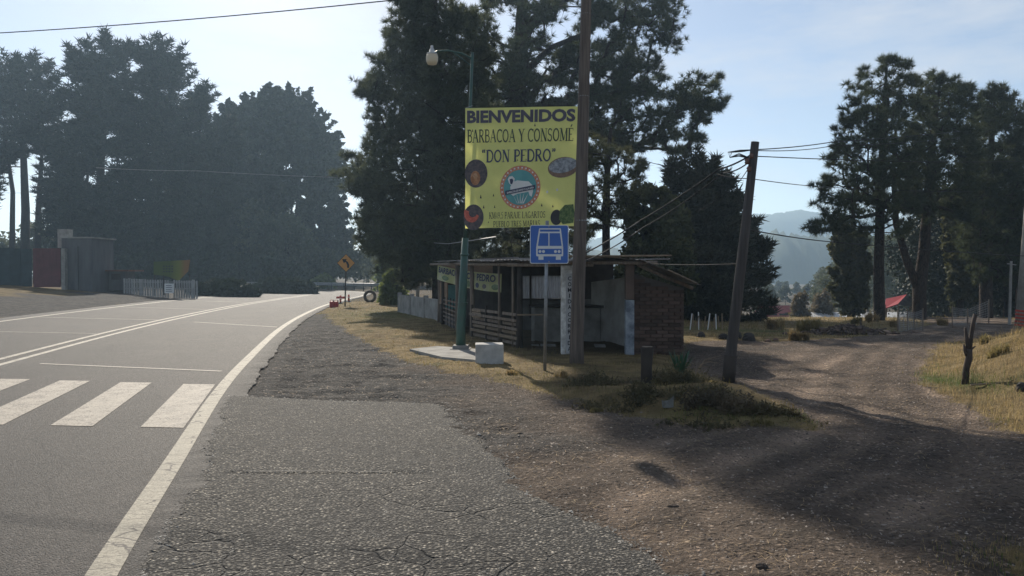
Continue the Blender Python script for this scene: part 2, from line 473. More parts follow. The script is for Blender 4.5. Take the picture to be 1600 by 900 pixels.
def asphalt(name, base, lo, hi, speck, size, bump, rough=0.72, crack=0.0, streak=False, void=0.55):
    m = Mat(name, rough, 0.42).world()
    n1 = m.noise(0.45, 5, 0.6); n2 = m.noise(70, 4, 0.75); pc = m.voro(size, out='Color'); pd = m.voro(size)
    c = m.ramp(m.noise(3.0, 6, 0.65), [(0.3, lo), (0.7, base)])
    c = m.mix(m.ramp(n1, [(0.35, 0), (0.65, 0.55)]), c, hi)
    if streak:
        c = m.mix(m.ramp(m.attr('across'), [(0.0, 0.1), (0.08, 0.0), (0.16, 0.5), (0.26, 0.0), (0.36, 0.5), (0.46, 0.05), (0.6, 0.45), (0.72, 0.0), (0.84, 0.45), (1, 0.1)]), c, lo)
        c = m.mix(m.ramp(m.noise(0.8, 6, 0.7, stretch=(1.3, .5, 1)), [(0.56, 0), (0.70, 0.5)]), c, (0.045, 0.040, 0.037))
        v2 = m.voro(0.55, 'DISTANCE_TO_EDGE', vec=m.warp(0.5, 1.2)); c = m.mix(m.math('MULTIPLY', m.ramp(v2, [(0.002, .8), (0.008, 0)]), m.ramp(m.noise(.35, 2), [(.48, 0), (.55, 1)])), c, (0.02, 0.018, 0.017))
    st = m.ramp(m.sep(0, pc), [(0.0, 0.2), (0.5, 0.85), (0.85, 1.4), (1.0, speck)])
    c = m.mix(0.9, c, st, 'MULTIPLY')
    c = m.mix(m.ramp(n2, [(0.38, 0.8), (0.54, 0.0)]), c, (0.012, 0.012, 0.012))
    c = m.mix(m.ramp(m.noise(1.6, 5, .7), [(0.60, 0), (0.72, 0.45)]), c, (0.03, 0.028, 0.027))
    c = m.mix(1.0, c, m.ramp(pd, [(0.25, 1.0), (0.62, void)]), 'MULTIPLY')
    h = m.math('ADD', m.math('MULTIPLY', m.ramp(pd, [(0.0, 1), (0.6, 0)]), 0.7), m.math('MULTIPLY', n2, 0.6))
    if crack:
        v = m.voro(crack, 'DISTANCE_TO_EDGE', vec=m.warp(0.22, 2.6))
        keep = m.math('MULTIPLY', m.ramp(m.noise(0.9, 3, 0.5), [(0.46, 0), (0.55, 1)]), m.ramp(m.math('DIVIDE', m.sep(1), 10.0), [(0.50, 1), (0.62, 0.0)]))
        ck = m.math('MULTIPLY', m.ramp(v, [(0.008, 1), (0.032, 0)]), keep)
        c = m.mix(ck, c, (0.012, 0.011, 0.010)); h = m.math('SUBTRACT', h, m.math('MULTIPLY', ck, 2.0))
    m.color(c); m.bump(h, 1.0, bump)
    m.rough(m.ramp(n2, [(0.3, rough - 0.10), (0.7, min(1, rough + 0.14))]))
    return m.m
M_ROAD = asphalt('worn_road_asphalt', (0.086, 0.074, 0.066), (0.052, 0.046, 0.042), (0.118, 0.102, 0.089), 2.6, 80, 0.014, 0.78, 0, True)
M_PATCH = asphalt('old_coarse_asphalt', (0.255, 0.232, 0.195), (0.130, 0.119, 0.102), (0.34, 0.30, 0.24), 3.4, 46, 0.036, 0.85, 3.2, void=0.03)

def paint_material(name, col, worn, crack=0.0):
    m = Mat(name, 0.76, 0.35).world()
    c = m.ramp(m.noise(5, 5, 0.6), [(0.3, tuple(0.82 * v for v in col)), (0.7, col)])
    w = m.math('ADD', m.math('MULTIPLY', m.noise(38, 5, 0.8), 0.7), m.math('MULTIPLY', m.noise(4, 4, 0.6), 0.3))
    c = m.mix(m.ramp(w, [(worn - 0.03, 1), (worn + 0.09, 0)]), c, (0.075, 0.068, 0.062))
    c = m.mix(1.0, c, m.ramp(m.sep(0, m.voro(80, out='Color')), [(0, .6), (.6, 1), (1, 1.15)]), 'MULTIPLY')
    if crack:
        v = m.voro(crack, 'DISTANCE_TO_EDGE', stretch=(0.5, 1.5, 1), vec=m.warp(.12, 4))
        ck = m.ramp(v, [(0.010, 1), (0.030, 0)])
        near = m.ramp(m.math('ADD', m.sep(1), m.math('MULTIPLY', m.noise(.8, 2), 4)), [(0.0, 1), (1.0, 1)])
        c = m.mix(m.math('MULTIPLY', ck, 0.9), c, (0.035, 0.03, 0.028))
    m.color(c); m.bump(m.noise(60, 4, 0.7), 0.7, 0.008); return m.m
M_EDGE = paint_material('edge_line_paint', (0.33, 0.30, 0.235), 0.37, 4.6)
M_STRIPE = paint_material('crossing_paint', (0.36, 0.32, 0.265), 0.425)
M_CENTRE = paint_material('centre_line_paint', (0.40, 0.365, 0.30), 0.41)
M_FAINT = paint_material('worn_line_paint', (0.34, 0.31, 0.265), 0.37)

# ------------------------------------------------------------------ ground sheet
def axis(knots):
    out = []
    for (a, b, st) in knots: out += list(np.arange(a, b, st))
    return np.array(out)
def geo(a, b, n): return list(a + (b - a) * (np.linspace(0, 1, n) ** 2.4))
xs = np.array([-x for x in geo(40, 9000, 16)][::-1] + list(axis([(-39.5, -20, .9), (-20, -5, .45), (-5, 9, .085), (9, 16, .16), (16, 30, .6), (30, 60, 1.6)])) + geo(61, 9000, 16))
ys = np.array([-x for x in geo(30, 9000, 12)][::-1] + list(axis([(-29, -4, 1.6), (-4, 2.4, .3), (2.4, 14, .085), (14, 22, .14), (22, 34, .3), (34, 70, .8), (70, 130, 3)])) + geo(131, 9000, 18))
GX, GY = np.meshgrid(xs, ys); nx, ny = len(xs), len(ys)
gx, gy = GX.ravel(), GY.ravel()
g_s = road_s(gx, gy)
g_dirt = poly_sd(gx, gy, DIRT)
g_isl = poly_sd(gx, gy, ISLAND)
gz = terrain(gx, gy)
near = (gy > 0) & (gy < 40) & (gx > -9) & (gx < 22)
rough = 0.024 * fbm(gx * 2.6, gy * 2.6, 4, 21) + 0.018 * fbm(gx * 9, gy * 9, 3, 22)
lumps = np.clip(fbm(gx * 3.3, gy * 3.3, 3, 31) - 0.15, 0, 1) * 0.05
td = track_d(gx, gy)
inroad = sstep(3.5, 5.5, gy) * (g_dirt > 0)
wear = np.zeros_like(gx)
for off, w_, am in ((-0.85, .20, 1.0), (0.75, .20, 1.0), (-1.55, .15, .6), (0.15, .13, .5), (1.5, .16, .6), (-.35, .1, .4)):
    k = np.exp(-((td - off + 0.12 * fbm(gx * .8, gy * .8, 2, 41)) / w_) ** 2) * am * inroad
    wear = np.maximum(wear, k); gz = gz - 0.020 * k
    gz = gz + 0.010 * np.exp(-((np.abs(td - off) - w_ * 1.6) / (w_ * .6)) ** 2) * am * inroad
wear = wear * (0.25 + 0.75 * sstep(-.3, .3, fbm(gx * 1.1, gy * 1.1, 3, 42))) * np.exp(-np.clip(np.abs(td) - 2, 0, 9) ** 2)
gravel = sstep(-4.2, -2.2, g_s + 0.9 * fbm(gx * 1.3, gy * 1.3, 3, 55)) * (gy > 7) * (gx < 3)
gz = gz + near * (rough + lumps * (g_dirt > 0) * (1 - wear) * 0.6 + 0.055 * fbm(gx * 1.7, gy * 5.5, 3, 61) * gravel)
under = sstep(-0.7, -0.25, g_s) * (1 - sstep(9.2, 9.6, g_s))
gz = np.where((g_s > -0.75) & (g_s < 9.6), base_z(gx, gy) - 0.028 * under, gz)
PATCH_W = flats([(352, 619), (420, 621), (480, 624), (560, 628), (640, 630), (690, 631), (704, 646), (722, 668), (752, 690), (788, 716), (802, 738), (806, 756), (840, 776), (905, 800), (968, 832), (1030, 868), (1095, 905)])
R_in = np.array([(R_PTS[i] - R_NRM[i] * 0.1) for i in range(len(R_PTS))])
PATCH_EDGE_L = flats([(352, 619), (338, 650), (332, 680), (312, 700), (316, 735), (300, 765), (262, 800), (250, 830), (232, 862), (214, 900)])
PATCH = np.vstack([PATCH_W, [(2.6, 2.0), (3.4, -6), (4.5, -14), (2.0, -12), (-0.6, -4), (-1.5, 0.8), (-1.72, 2.6)], PATCH_EDGE_L[::-1][:-1]])
g_patch = poly_sd(gx, gy, PATCH)
gz = gz - 0.03 * sstep(0.05, 0.3, g_patch)
dirt_a = sstep(-0.35, 0.35, g_dirt + 0.22 * fbm(gx * 1.9, gy * 1.9, 4, 71))
# left verge: bare grey gravel near the road, dry grass behind
verge = (g_s > 9.2) * (1 - sstep(12.5, 16.5, g_s + 2.5 * fbm(gx * .25, gy * .6, 3, 81))) * (gy < 62)
dirt_a = np.maximum(dirt_a, verge * 0.85)
gravel = np.maximum(gravel, verge * 0.8)
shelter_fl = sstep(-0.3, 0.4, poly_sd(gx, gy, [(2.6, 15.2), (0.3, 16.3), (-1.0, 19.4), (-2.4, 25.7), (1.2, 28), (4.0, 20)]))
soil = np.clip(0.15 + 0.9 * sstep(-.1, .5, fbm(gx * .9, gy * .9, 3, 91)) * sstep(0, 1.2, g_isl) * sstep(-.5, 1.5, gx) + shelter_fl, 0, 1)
soil = np.where((gy > 46), .9, np.where(g_s > 12, np.maximum(soil, 0.45), soil * 0.8))
def bump2(x0, y0, rx, ry): return np.exp(-((gx - x0) / rx) ** 2 - ((gy - y0) / ry) ** 2)
green = np.clip(bump2(6.6, 11.8, .35, 1.3) + bump2(3.1, 8.75, 1.3, .35) * .8 + bump2(-4.6, 31, 2.6, 5) * .6 + bump2(9.6, 23.6, 5, .8) * .9 + bump2(4.6, 25.0, 1.5, 1.0) + bump2(7, 21.3, 2.0, .5) * .7, 0, 1) * (0.5 + 0.5 * sstep(-.3, .3, fbm(gx * 2, gy * 2, 3, 95)))
idx = np.arange(nx * ny).reshape(ny, nx)
quads = np.stack([idx[:-1, :-1].ravel(), idx[:-1, 1:].ravel(), idx[1:, 1:].ravel(), idx[1:, :-1].ravel()], 1)
fc_d = dirt_a[quads].mean(1); cy = gy[quads].mean(1); cx = gx[quads].mean(1)
is_d = ((fc_d > 0.5) | (cy < 6))&(g_dirt[quads].mean(1) > -.3) & (g_s[quads].mean(1) < 3)
is_lane = is_d & (poly_sd(cx, cy, np.array([flat(1620, 690), (3.3, 12.4), (3.6, 16.8), (4.7, 19.3), (6.6, 18.6), (9.6, 20.6), (12.6, 24.5), (17, 31), (23, 44), (60, 60), (60, 0)])) > 0)
cpatch = np.exp(-((gx - 3.15) / .42) ** 2 - ((gy - 4.35) / .30) ** 2)
dirt_a = dirt_a * (1 - sstep(.25, .6, cpatch + .25 * fbm(gx * 5, gy * 5, 3, 88)))
AT = dict(dirt=dirt_a, gravel=gravel, wear=np.clip(wear, 0, 1), soil=soil, green=green)
def sub_sheet(name, mask):
    q = quads[mask]; used, inv = np.unique(q.ravel(), return_inverse=True)
    o = np_mesh(name, np.stack([gx[used], gy[used], gz[used]], 1), inv.reshape(-1, 4), M_GROUND, True, attrs={k: a[used] for k, a in AT.items()})
    return tag(o, kind='structure')
sub_sheet('ground', ~is_d)
sub_sheet('gravel_yard', is_d & ~is_lane)
sub_sheet('dirt_road', is_lane)

# ------------------------------------------------------------------ paved road and its markings
def road_z(s, y): 
    fade = 1 - sstep(54, 68, y)
    return (0.036 * np.clip(s - 4.2, 0, 5) + 0.085 * np.clip(s - 9.4, 0, 1)) * fade
arc = np.concatenate([[0], np.cumsum(np.linalg.norm(np.diff(R_PTS, axis=0), axis=1))])
def at_s(i, s):
    p = R_PTS[i] + R_NRM[i] * s; return p
def ribbon(name, s0, s1, dz, mat, i0=0, i1=None, skirt=0.0, jag=0.0, nseg=1, kind='structure', fine=1, parent=None):
    i1 = len(R_PTS) - 1 if i1 is None else i1
    t = np.arange(i0, i1 + 1e-6, 1.0 / fine)
    X = np.interp(t, np.arange(len(R_PTS)), R_PTS[:, 0]); Y = np.interp(t, np.arange(len(R_PTS)), R_PTS[:, 1])
    NX = np.interp(t, np.arange(len(R_PTS)), R_NRM[:, 0]); NY = np.interp(t, np.arange(len(R_PTS)), R_NRM[:, 1])
    S = np.linspace(s0, s1, nseg + 1); A = []
    for k, s in enumerate(S):
        j = np.zeros_like(t)
        if jag and k == 0: j = jag * fbm(t * 2.2, t * 0 + .3, 3, 9)
        ss = s + j
        x = X + NX * ss; y = Y + NY * ss
        A.append(np.stack([x, y, road_z(ss, y) + dz], 1))
    m = len(t); V_ = np.concatenate(A); Q = []
    for k in range(nseg):
        a = np.arange(m - 1) + k * m
        Q.append(np.stack([a, a + 1, a + 1 + m, a + m], 1)[:, ::-1])
    ac = np.repeat(np.linspace(0, 1, nseg + 1), m)
    if skirt:
        n0 = len(V_); lo = A[0].copy(); lo[:, 2] -= skirt; hi = A[-1].copy(); hi[:, 2] -= skirt
        V_ = np.concatenate([V_, lo, hi]); ac = np.concatenate([ac, np.zeros(m), np.ones(m)])
        a = np.arange(m - 1)
        Q.append(np.stack([a, a + n0, a + n0 + 1, a + 1], 1)[:, ::-1]); b = a + nseg * m
        Q.append(np.stack([b, b + 1, a + n0 + m + 1, a + n0 + m], 1)[:, ::-1])
    o = np_mesh(name, V_, np.concatenate(Q), mat, attrs={'across': ac}, parent=parent)
    if kind: tag(o, kind=kind)
    return o
road = ribbon('paved_road', -0.42, 9.35, 0.012, M_ROAD, skirt=0.12, jag=0.10, nseg=24, fine=6)
road_paint = []
def paint(name, o): tag(o, kind='structure'); return o
paint('edge_line', ribbon('edge_line', -0.085, 0.085, 0.016, M_EDGE, fine=5))
paint('edge_line', ribbon('edge_line', 8.55, 8.70, 0.016, M_CENTRE, fine=3, nseg=1))
paint('centre_line', ribbon('centre_line', 4.18, 4.30, 0.016, M_CENTRE, fine=3))
paint('centre_line', ribbon('centre_line', 4.52, 4.64, 0.0165, M_CENTRE, fine=3))

def ground_quad(name, pts, dz, mat, n=5):
    """small painted quad lying on the road; pts bl, br, tr, tl"""
    a, b, c, d = [np.array(p, float) for p in pts]; Vv = []
    for i in range(n + 1):
        for j in range(n + 1):
            u, v = i / n, j / n
            p = (a * (1 - u) + b * u) * (1 - v) + (d * (1 - u) + c * u) * v
            s = road_s(p[0], p[1])[0]
            Vv.append((p[0], p[1], float(road_z(s, p[1])) + dz))
    Q = [(i * (n + 1) + j, (i + 1) * (n + 1) + j, (i + 1) * (n + 1) + j + 1, i * (n + 1) + j + 1) for i in range(n) for j in range(n)]
    return tag(np_mesh(name, Vv, np.array(Q), mat), kind='structure')
for k in range(8):
    bl = np.array([-3.97 - 1.015 * k, 8.18 + .085 * k]); br = bl + (0.48, -0.05)
    tl = np.array([-4.88 - 1.03 * k, 11.38 + .38 * k * .5]); tr = tl + (0.49, -0.05)
    if k in (4,): continue
    ground_quad('crossing_stripe', [bl, br, tr, tl], 0.0168, M_STRIPE)
# thin worn transverse lines
for (a, b, w) in (((60, 570), (344, 582), .10), ((302, 504), (432, 512), .13)):
    A, B = np.array(flat(*a)), np.array(flat(*b)); n = np.array([0, 1.0]) * w
    ground_quad('transverse_line', [A, B, B + n, A + n], 0.0172, M_FAINT, 8)
for (y0, dy) in ((21.5, .1), (28.0, .12), (35.0, .14), (44, .16)):
    i = int(np.argmin(np.abs(R_PTS[:, 1] - y0)))
    A, B = at_s(i, 8.5), at_s(i, 4.7); n = np.array([0, 1.0]) * dy
    ground_quad('transverse_line', [A, B, B + n, A + n], 0.0172, M_FAINT, 8)

# ------------------------------------------------------------------ old broken asphalt apron, a crumbling sheet 3 cm thick
def densify(Pn, st, jag, seed):
    out = []
    for i in range(len(Pn)):
        a, b = Pn[i], Pn[(i + 1) % len(Pn)]; L = np.linalg.norm(b - a); k = max(1, int(L / st))
        for t in range(k): out.append(a + (b - a) * t / k)
    out = np.array(out)
    j = fbm(out[:, 0] * 2.5, out[:, 1] * 2.5, 3, seed); j2 = fbm(out[:, 0] * 9, out[:, 1] * 9, 3, seed + 3)
    j3 = fbm(out[:, 0] * 9 + 40, out[:, 1] * 9, 3, seed + 5)
    out[:, 0] += jag * j + jag * .55 * j2; out[:, 1] += jag * .45 * j3 - jag * .2 * j
    return out
PD = densify(PATCH, 0.06, 0.13, 300)
ax = np.arange(-5.2, 4.2, .06); ay = np.concatenate([np.arange(-12, 2.4, .5), np.arange(2.4, 10.6, .06)])
PX, PY = np.meshgrid(ax, ay); px_, py_ = PX.ravel(), PY.ravel()
psd = poly_sd(px_, py_, PATCH) + 0.075 * fbm(px_ * 2.5, py_ * 2.5, 3, 300) + 0.05 * fbm(px_ * 9, py_ * 9, 2, 303)
pidx = np.arange(len(px_)).reshape(len(ay), len(ax))
pq = np.stack([pidx[:-1, :-1].ravel(), pidx[:-1, 1:].ravel(), pidx[1:, 1:].ravel(), pidx[1:, :-1].ravel()], 1)
keep = psd[pq].max(1) > 0
pq = pq[keep]
# pull the outermost vertices onto the edge, then down to the ground as a rounded lip
pz = 0.018 + base_z(px_, py_) + 0.007 * fbm(px_ * 1.6, py_ * 1.6, 3, 310) + 0.004 * fbm(px_ * 14, py_ * 14, 3, 311)
crk = py_ - (6.27 - 0.02 * px_ + 0.02 * fbm(px_ * 3, px_ * 0, 3, 5)); ck = np.exp(-(crk / 0.035) ** 2) * sstep(-2.5, -2.3, px_) * (1 - sstep(-.9, -.5, px_))
pz = pz - 0.02 * ck
pz = pz - 0.075 * (1 - sstep(-0.05, 0.05, psd))
pu, pinv = np.unique(pq.ravel(), return_inverse=True)
tag(np_mesh('asphalt_apron', np.stack([px_[pu], py_[pu], pz[pu]], 1), pinv.reshape(-1, 4), M_PATCH, True), kind='structure')
tag(np_mesh('apron_joint', *(lambda t: (np.concatenate([np.stack([t, 6.262 - 0.02 * t + .02 * fbm(t * 3, t * 0, 3, 5) - .006 - .006 * vnoise(t * 15, t * 0), t * 0 + 0.0262], 1), np.stack([t, 6.276 - 0.02 * t + .02 * fbm(t * 3, t * 0, 3, 5) + .006 * vnoise(t * 17, t * 0 + 2), t * 0 + 0.0262], 1)]), np.stack([np.arange(len(t) - 1), np.arange(len(t) - 1) + 1, np.arange(len(t) - 1) + 1 + len(t), np.arange(len(t) - 1) + len(t)], 1)))(np.linspace(-2.2, -1.0, 50)), simple('tar_joint', (0.012, 0.012, 0.012))), kind='structure')

# ------------------------------------------------------------------ loose stones (uncountable)
def scatter_pts(n, y0, y1, half=0.72, power=1.0):
    u = rng.uniform(0, 1, n)
    y = y0 * (y1 / y0) ** u
    x = rng.uniform(-1, 1, n) * (half * y + 0.4)
    return x, y
def gz_at(x, y):
    """height of the finished sheets (bilinear on the ground grid)"""
    ix = np.clip(np.searchsorted(xs, x) - 1, 0, nx - 2); iy = np.clip(np.searchsorted(ys, y) - 1, 0, ny - 2)
    fx = (x - xs[ix]) / (xs[ix + 1] - xs[ix]); fy = (y - ys[iy]) / (ys[iy + 1] - ys[iy])
    Z = gz.reshape(ny, nx)
    return (Z[iy, ix] * (1 - fx) + Z[iy, ix + 1] * fx) * (1 - fy) + (Z[iy + 1, ix] * (1 - fx) + Z[iy + 1, ix + 1] * fx) * fy
def pebbles(name, x, y, z, r, mat, flat_=0.55):
    n = len(x)
    base = np.array([[1, 0, 0], [.35, .9, 0], [-.8, .55, 0], [-.75, -.6, 0], [.45, -.85, 0], [.1, .1, 1.0], [-.25, 0.15, .75]])
    F_ = np.array([[0, 1, 5], [1, 2, 6], [1, 6, 5], [2, 3, 6], [3, 4, 5], [3, 5, 6], [4, 0, 5]])
    a = rng.uniform(0, 6.28, n); ca, sa = np.cos(a)[:, None], np.sin(a)[:, None]
    J = base[None] * rng.uniform(.7, 1.25, (n, 7, 3))
    X = J[:, :, 0] * ca - J[:, :, 1] * sa * rng.uniform(.5, 1, (n, 1)); Y = J[:, :, 0] * sa + J[:, :, 1] * ca * .8
    Vv = np.stack([X, Y, J[:, :, 2] * flat_ - 0.15], 2) * r[:, None, None] + np.stack([x, y, z], 1)[:, None, :]
    Ff = (F_[None] + (np.arange(n) * 7)[:, None, None]).reshape(-1, 3)
    return tag(np_mesh(name, Vv.reshape(-1, 3), Ff, mat), kind='stuff')
def stone_mat(name, stops):
    m = Mat(name, 0.85, 0.3).world(); m.color(m.ramp(m.sep(0, m.voro(22, out='Color')), stops)); return m.m
M_STONE_D = stone_mat('loose_brown_stone', [(0.0, (0.045, 0.035, 0.03)), (0.45, (0.10, 0.076, 0.060)), (0.8, (0.19, 0.15, 0.12)), (1.0, (0.36, 0.31, 0.26))])
M_STONE_G = stone_mat('loose_grey_stone', [(0.0, (0.05, 0.048, 0.045)), (0.45, (0.13, 0.125, 0.115)), (0.8, (0.24, 0.23, 0.21)), (1.0, (0.42, 0.40, 0.36))])
x, y = scatter_pts(42000, 3.3, 24)
sdd = poly_sd(x, y, DIRT); sp_ = poly_sd(x, y, PATCH)
ok = (sdd > -.15) & (sp_ < -0.02) & (road_s(x, y) < -.45)
x, y = x[ok], y[ok]
r = 0.005 + 0.011 * rng.random(len(x)) ** 2.5 + 0.0007 * y
pebbles('loose_gravel', x, y, gz_at(x, y), r, M_STONE_D)
x, y = scatter_pts(60000, 3.2, 10.5, .55)
sp_ = poly_sd(x, y, PATCH); ok = (sp_ > .0); x, y = x[ok], y[ok]
k = rng.random(len(x)) < 0.35 + .65 * sstep(-.3, .25, fbm(x * 1.2, y * 1.2, 3, 12)); x, y = x[k], y[k]
pebbles('asphalt_aggregate', x, y, x * 0 + 0.0165 + 0.007 * fbm(x * 1.6, y * 1.6, 3, 310), 0.0035 + 0.0055 * rng.random(len(x)) ** 2 + .0003 * y, M_STONE_G, .45)
# crumbs along the broken edges of apron and road
t = rng.integers(0, len(PD), 2600); off = rng.normal(0, .07, (2600, 2)); x, y = PD[t, 0] + off[:, 0], PD[t, 1] + off[:, 1]
ok = (y > 2.5) & (road_s(x, y) < -.2); x, y = x[ok], y[ok]
pebbles('asphalt_crumbs', x, y, np.where(poly_sd(x, y, PATCH) > 0, 0.017, gz_at(x, y)), 0.006 + 0.016 * rng.random(len(x)) ** 3, M_STONE_G, .6)

# ------------------------------------------------------------------ grass blades and straw (uncountable)
def blade_mat(name, stops, tr=0.5):
    m = Mat(name, 0.8, 0.2).world()
    c = m.ramp(m.noise(1.4, 5, 0.75), stops); c2 = m.ramp(m.sep(0, m.voro(30, out='Color')), [(0, 0.6), (1, 1.25)])
    c = m.mix(1.0, c, c2, 'MULTIPLY'); m.color(c); m.translucent(c, tr); return m.m
M_DRY = blade_mat('dry_grass', [(0.35, (0.21, 0.15, 0.07)), (0.5, (0.35, 0.26, 0.125)), (0.7, (0.48, 0.38, 0.20))])
M_OLIVE = blade_mat('olive_grass', [(0.35, (0.09, 0.085, 0.03)), (0.55, (0.19, 0.165, 0.055)), (0.7, (0.34, 0.26, 0.09))])
M_GREEN = blade_mat('green_grass', [(0.35, (0.04, 0.075, 0.015)), (0.6, (0.11, 0.16, 0.03)), (0.75, (0.2, 0.2, 0.06))])
def blades(name, x, y, z, h, w, mat, lean=0.5):
    n = len(x); a = rng.uniform(0, 6.28, n); b = rng.uniform(0, 6.28, n)
    d = np.stack([np.cos(a), np.sin(a)], 1) * (w / 2)[:, None]; l = np.stack([np.cos(b), np.sin(b)], 1) * (h * lean * rng.uniform(.2, 1, n))[:, None]
    p = np.stack([x, y], 1); Vv = np.zeros((n, 5, 3))
    Vv[:, 0, :2] = p - d; Vv[:, 1, :2] = p + d
    Vv[:, 2, :2] = p + d * .8 + l * .35; Vv[:, 3, :2] = p - d * .8 + l * .35; Vv[:, 4, :2] = p + l
    Vv[:, :2, 2] = (z - 0.02)[:, None]; Vv[:, 2:4, 2] = (z + h * .6)[:, None]; Vv[:, 4, 2] = z + h * (1 - .3 * lean)
    b0 = (np.arange(n) * 5)[:, None]
    return tag(np_mesh(name, Vv.reshape(-1, 3), [b0 + np.array([[0, 1, 2, 3]]), b0 + np.array([[3, 2, 4]])], mat), kind='stuff')
x, y = scatter_pts(150000, 6.5, 62, .75)
gs = road_s(x, y); dd = poly_sd(x, y, DIRT); md = poly_sd(x, y, MOUND); isl = poly_sd(x, y, ISLAND)
fl = poly_sd(x, y, [(2.6, 15.2), (0.3, 16.3), (-1.0, 19.4), (-2.4, 25.7), (1.2, 28), (4.0, 20)])
ok = (gs < -.5) & (dd + 0.22 * fbm(x * 1.9, y * 1.9, 4, 71) < 0.12) & (fl < 0)
patchy = sstep(-.25, .3, fbm(x * 1.1, y * 1.1, 3, 13))
ok &= (rng.random(len(x)) < np.where(md > 0, 1, .15 + .85 * patchy)) & ((x > -8) | (y < 60))
ok &= (poly_sd(x, y, flats([(640, 552), (690, 545), (750, 552), (745, 572)])) < 0)
x, y, gs, dd, md, isl = [q[ok] for q in (x, y, gs, dd, md, isl)]
z = gz_at(x, y); far = np.clip(y / 14, .8, 3)
tall = sstep(0.9, 3.2, md) * sstep(12.0, 15.0, y + .4 * x - 3)
h = np.where(md > 0, .05 + .07 * rng.random(len(x)) + tall * (.25 + .4 * rng.random(len(x)) ** 1.5) * (.4 + .8 * sstep(-.3, .3, fbm(x * 1.3, y * 1.3, 3, 19))), .02 + .055 * rng.random(len(x)) ** 1.5)
h = h * np.where((md <= 0) & (y > 20) & (x > 3), 1.8, 1.0) * np.where(rng.random(len(x)) < .07, 2.6, 1.0)
w = (0.004 + 0.004 * rng.random(len(x))) * far
gsel = rng.random(len(x))
grn = (np.clip(np.exp(-((x - 6.6) / .35) ** 2 - ((y - 11.8) / 1.3) ** 2) + np.exp(-((x - 3.1) / 1.3) ** 2 - ((y - 8.75) / .35) ** 2) + np.exp(-((x + 4.6) / 2.6) ** 2 - ((y - 31) / 5) ** 2) * .6 + np.exp(-((x - 9.6) / 5) ** 2 - ((y - 23.6) / .8) ** 2), 0, 1) > gsel)
oli = ~grn & (rng.random(len(x)) < np.where(md > 0, .06, np.where((x > -.6) & (isl > 0) & (y < 17), .75, .38)))
n_c = 2600; cx_, cy_ = rng.normal(3.15, .27, n_c), rng.normal(4.35, .19, n_c)
x = np.concatenate([x, cx_]); y = np.concatenate([y, cy_]); z = np.concatenate([z, gz_at(cx_, cy_)]); h = np.concatenate([h, .015 + .04 * rng.random(n_c)]); w = np.concatenate([w, np.full(n_c, .003)]); grn = np.concatenate([grn, rng.random(n_c) < .2]); oli = np.concatenate([oli, np.zeros(n_c, bool)])
for nm, mk, mt in (('green_grass', grn, M_GREEN), ('olive_grass', oli, M_OLIVE), ('dry_grass', ~grn & ~oli, M_DRY)):
    blades(nm, x[mk], y[mk], z[mk], h[mk], w[mk], mt, .7)
# straw and pine needles fallen on the dirt
x, y = scatter_pts(9000, 3.3, 20); dd = poly_sd(x, y, DIRT); ok = (dd > 0) & (poly_sd(x, y, PATCH) < -.03) & (road_s(x, y) < -.6) & (fbm(x * 1.3, y * 1.3, 3, 77) + .35 * sstep(0, 4, x) > .0)
x, y = x[ok], y[ok]; n = len(x); a = rng.uniform(0, 3.14, n); L = rng.uniform(.015, .05, n); z = gz_at(x, y) + .009
d = np.stack([np.cos(a), np.sin(a)], 1) * L[:, None]; q = np.stack([-np.sin(a), np.cos(a)], 1) * .0025 * np.clip(y / 6, .8, 3)[:, None]
pp = np.stack([x, y], 1); Vv = np.zeros((n, 3, 3)); Vv[:, 0, :2] = pp - d - q; Vv[:, 1, :2] = pp - d + q; Vv[:, 2, :2] = pp + d
Vv[:, :, 2] = z[:, None]; Vv[:, 2, 2] += .012 * rng.random(n)
tag(np_mesh('straw_litter', Vv.reshape(-1, 3), np.arange(n * 3).reshape(-1, 3), simple('straw', (0.42, 0.31, 0.17), (0.26, 0.17, 0.09), 3)), kind='stuff')

# ------------------------------------------------------------------ foliage
def leaf_mat(name, dark, mid_, light, tr=0.28, scale=0.9):
    m = Mat(name, 0.72, 0.25).world()
    c = m.ramp(m.noise(scale, 5, 0.7), [(0.36, dark), (0.52, mid_), (0.68, light)])
    c = m.mix(1.0, c, m.ramp(m.sep(0, m.voro(7, out='Color')), [(0, 0.65), (1, 1.3)]), 'MULTIPLY')
    m.color(c); m.translucent(m.mix(0.5, c, light), tr); return m.m
L_PINE = leaf_mat('pine_needles', (0.022, 0.034, 0.018), (0.044, 0.062, 0.028), (0.095, 0.105, 0.045), .34)
L_PINE2 = leaf_mat('grey_green_pine_needles', (0.034, 0.048, 0.032), (0.065, 0.082, 0.048), (0.125, 0.135, 0.07), .42)
L_CYP = leaf_mat('cypress_sprays', (0.010, 0.018, 0.012), (0.018, 0.030, 0.017), (0.036, 0.050, 0.024), .08)
L_ROW = leaf_mat('dark_rounded_crown_leaves', (0.014, 0.024, 0.015), (0.026, 0.040, 0.022), (0.055, 0.068, 0.034), .10, .35)
L_CYPW = leaf_mat('warm_cypress_sprays', (0.020, 0.026, 0.018), (0.040, 0.044, 0.026), (0.085, 0.078, 0.045), .15, .5)
L_OLIVE = leaf_mat('olive_leaves', (0.032, 0.040, 0.018), (0.065, 0.073, 0.030), (0.14, 0.135, 0.055), .3)
L_LIGHT = leaf_mat('light_leaves', (0.06, 0.09, 0.03), (0.12, 0.16, 0.05), (0.22, 0.25, 0.08), .4)
L_BROWN = leaf_mat('dry_brown_leaves', (0.07, 0.055, 0.03), (0.13, 0.10, 0.055), (0.22, 0.17, 0.09), .3)
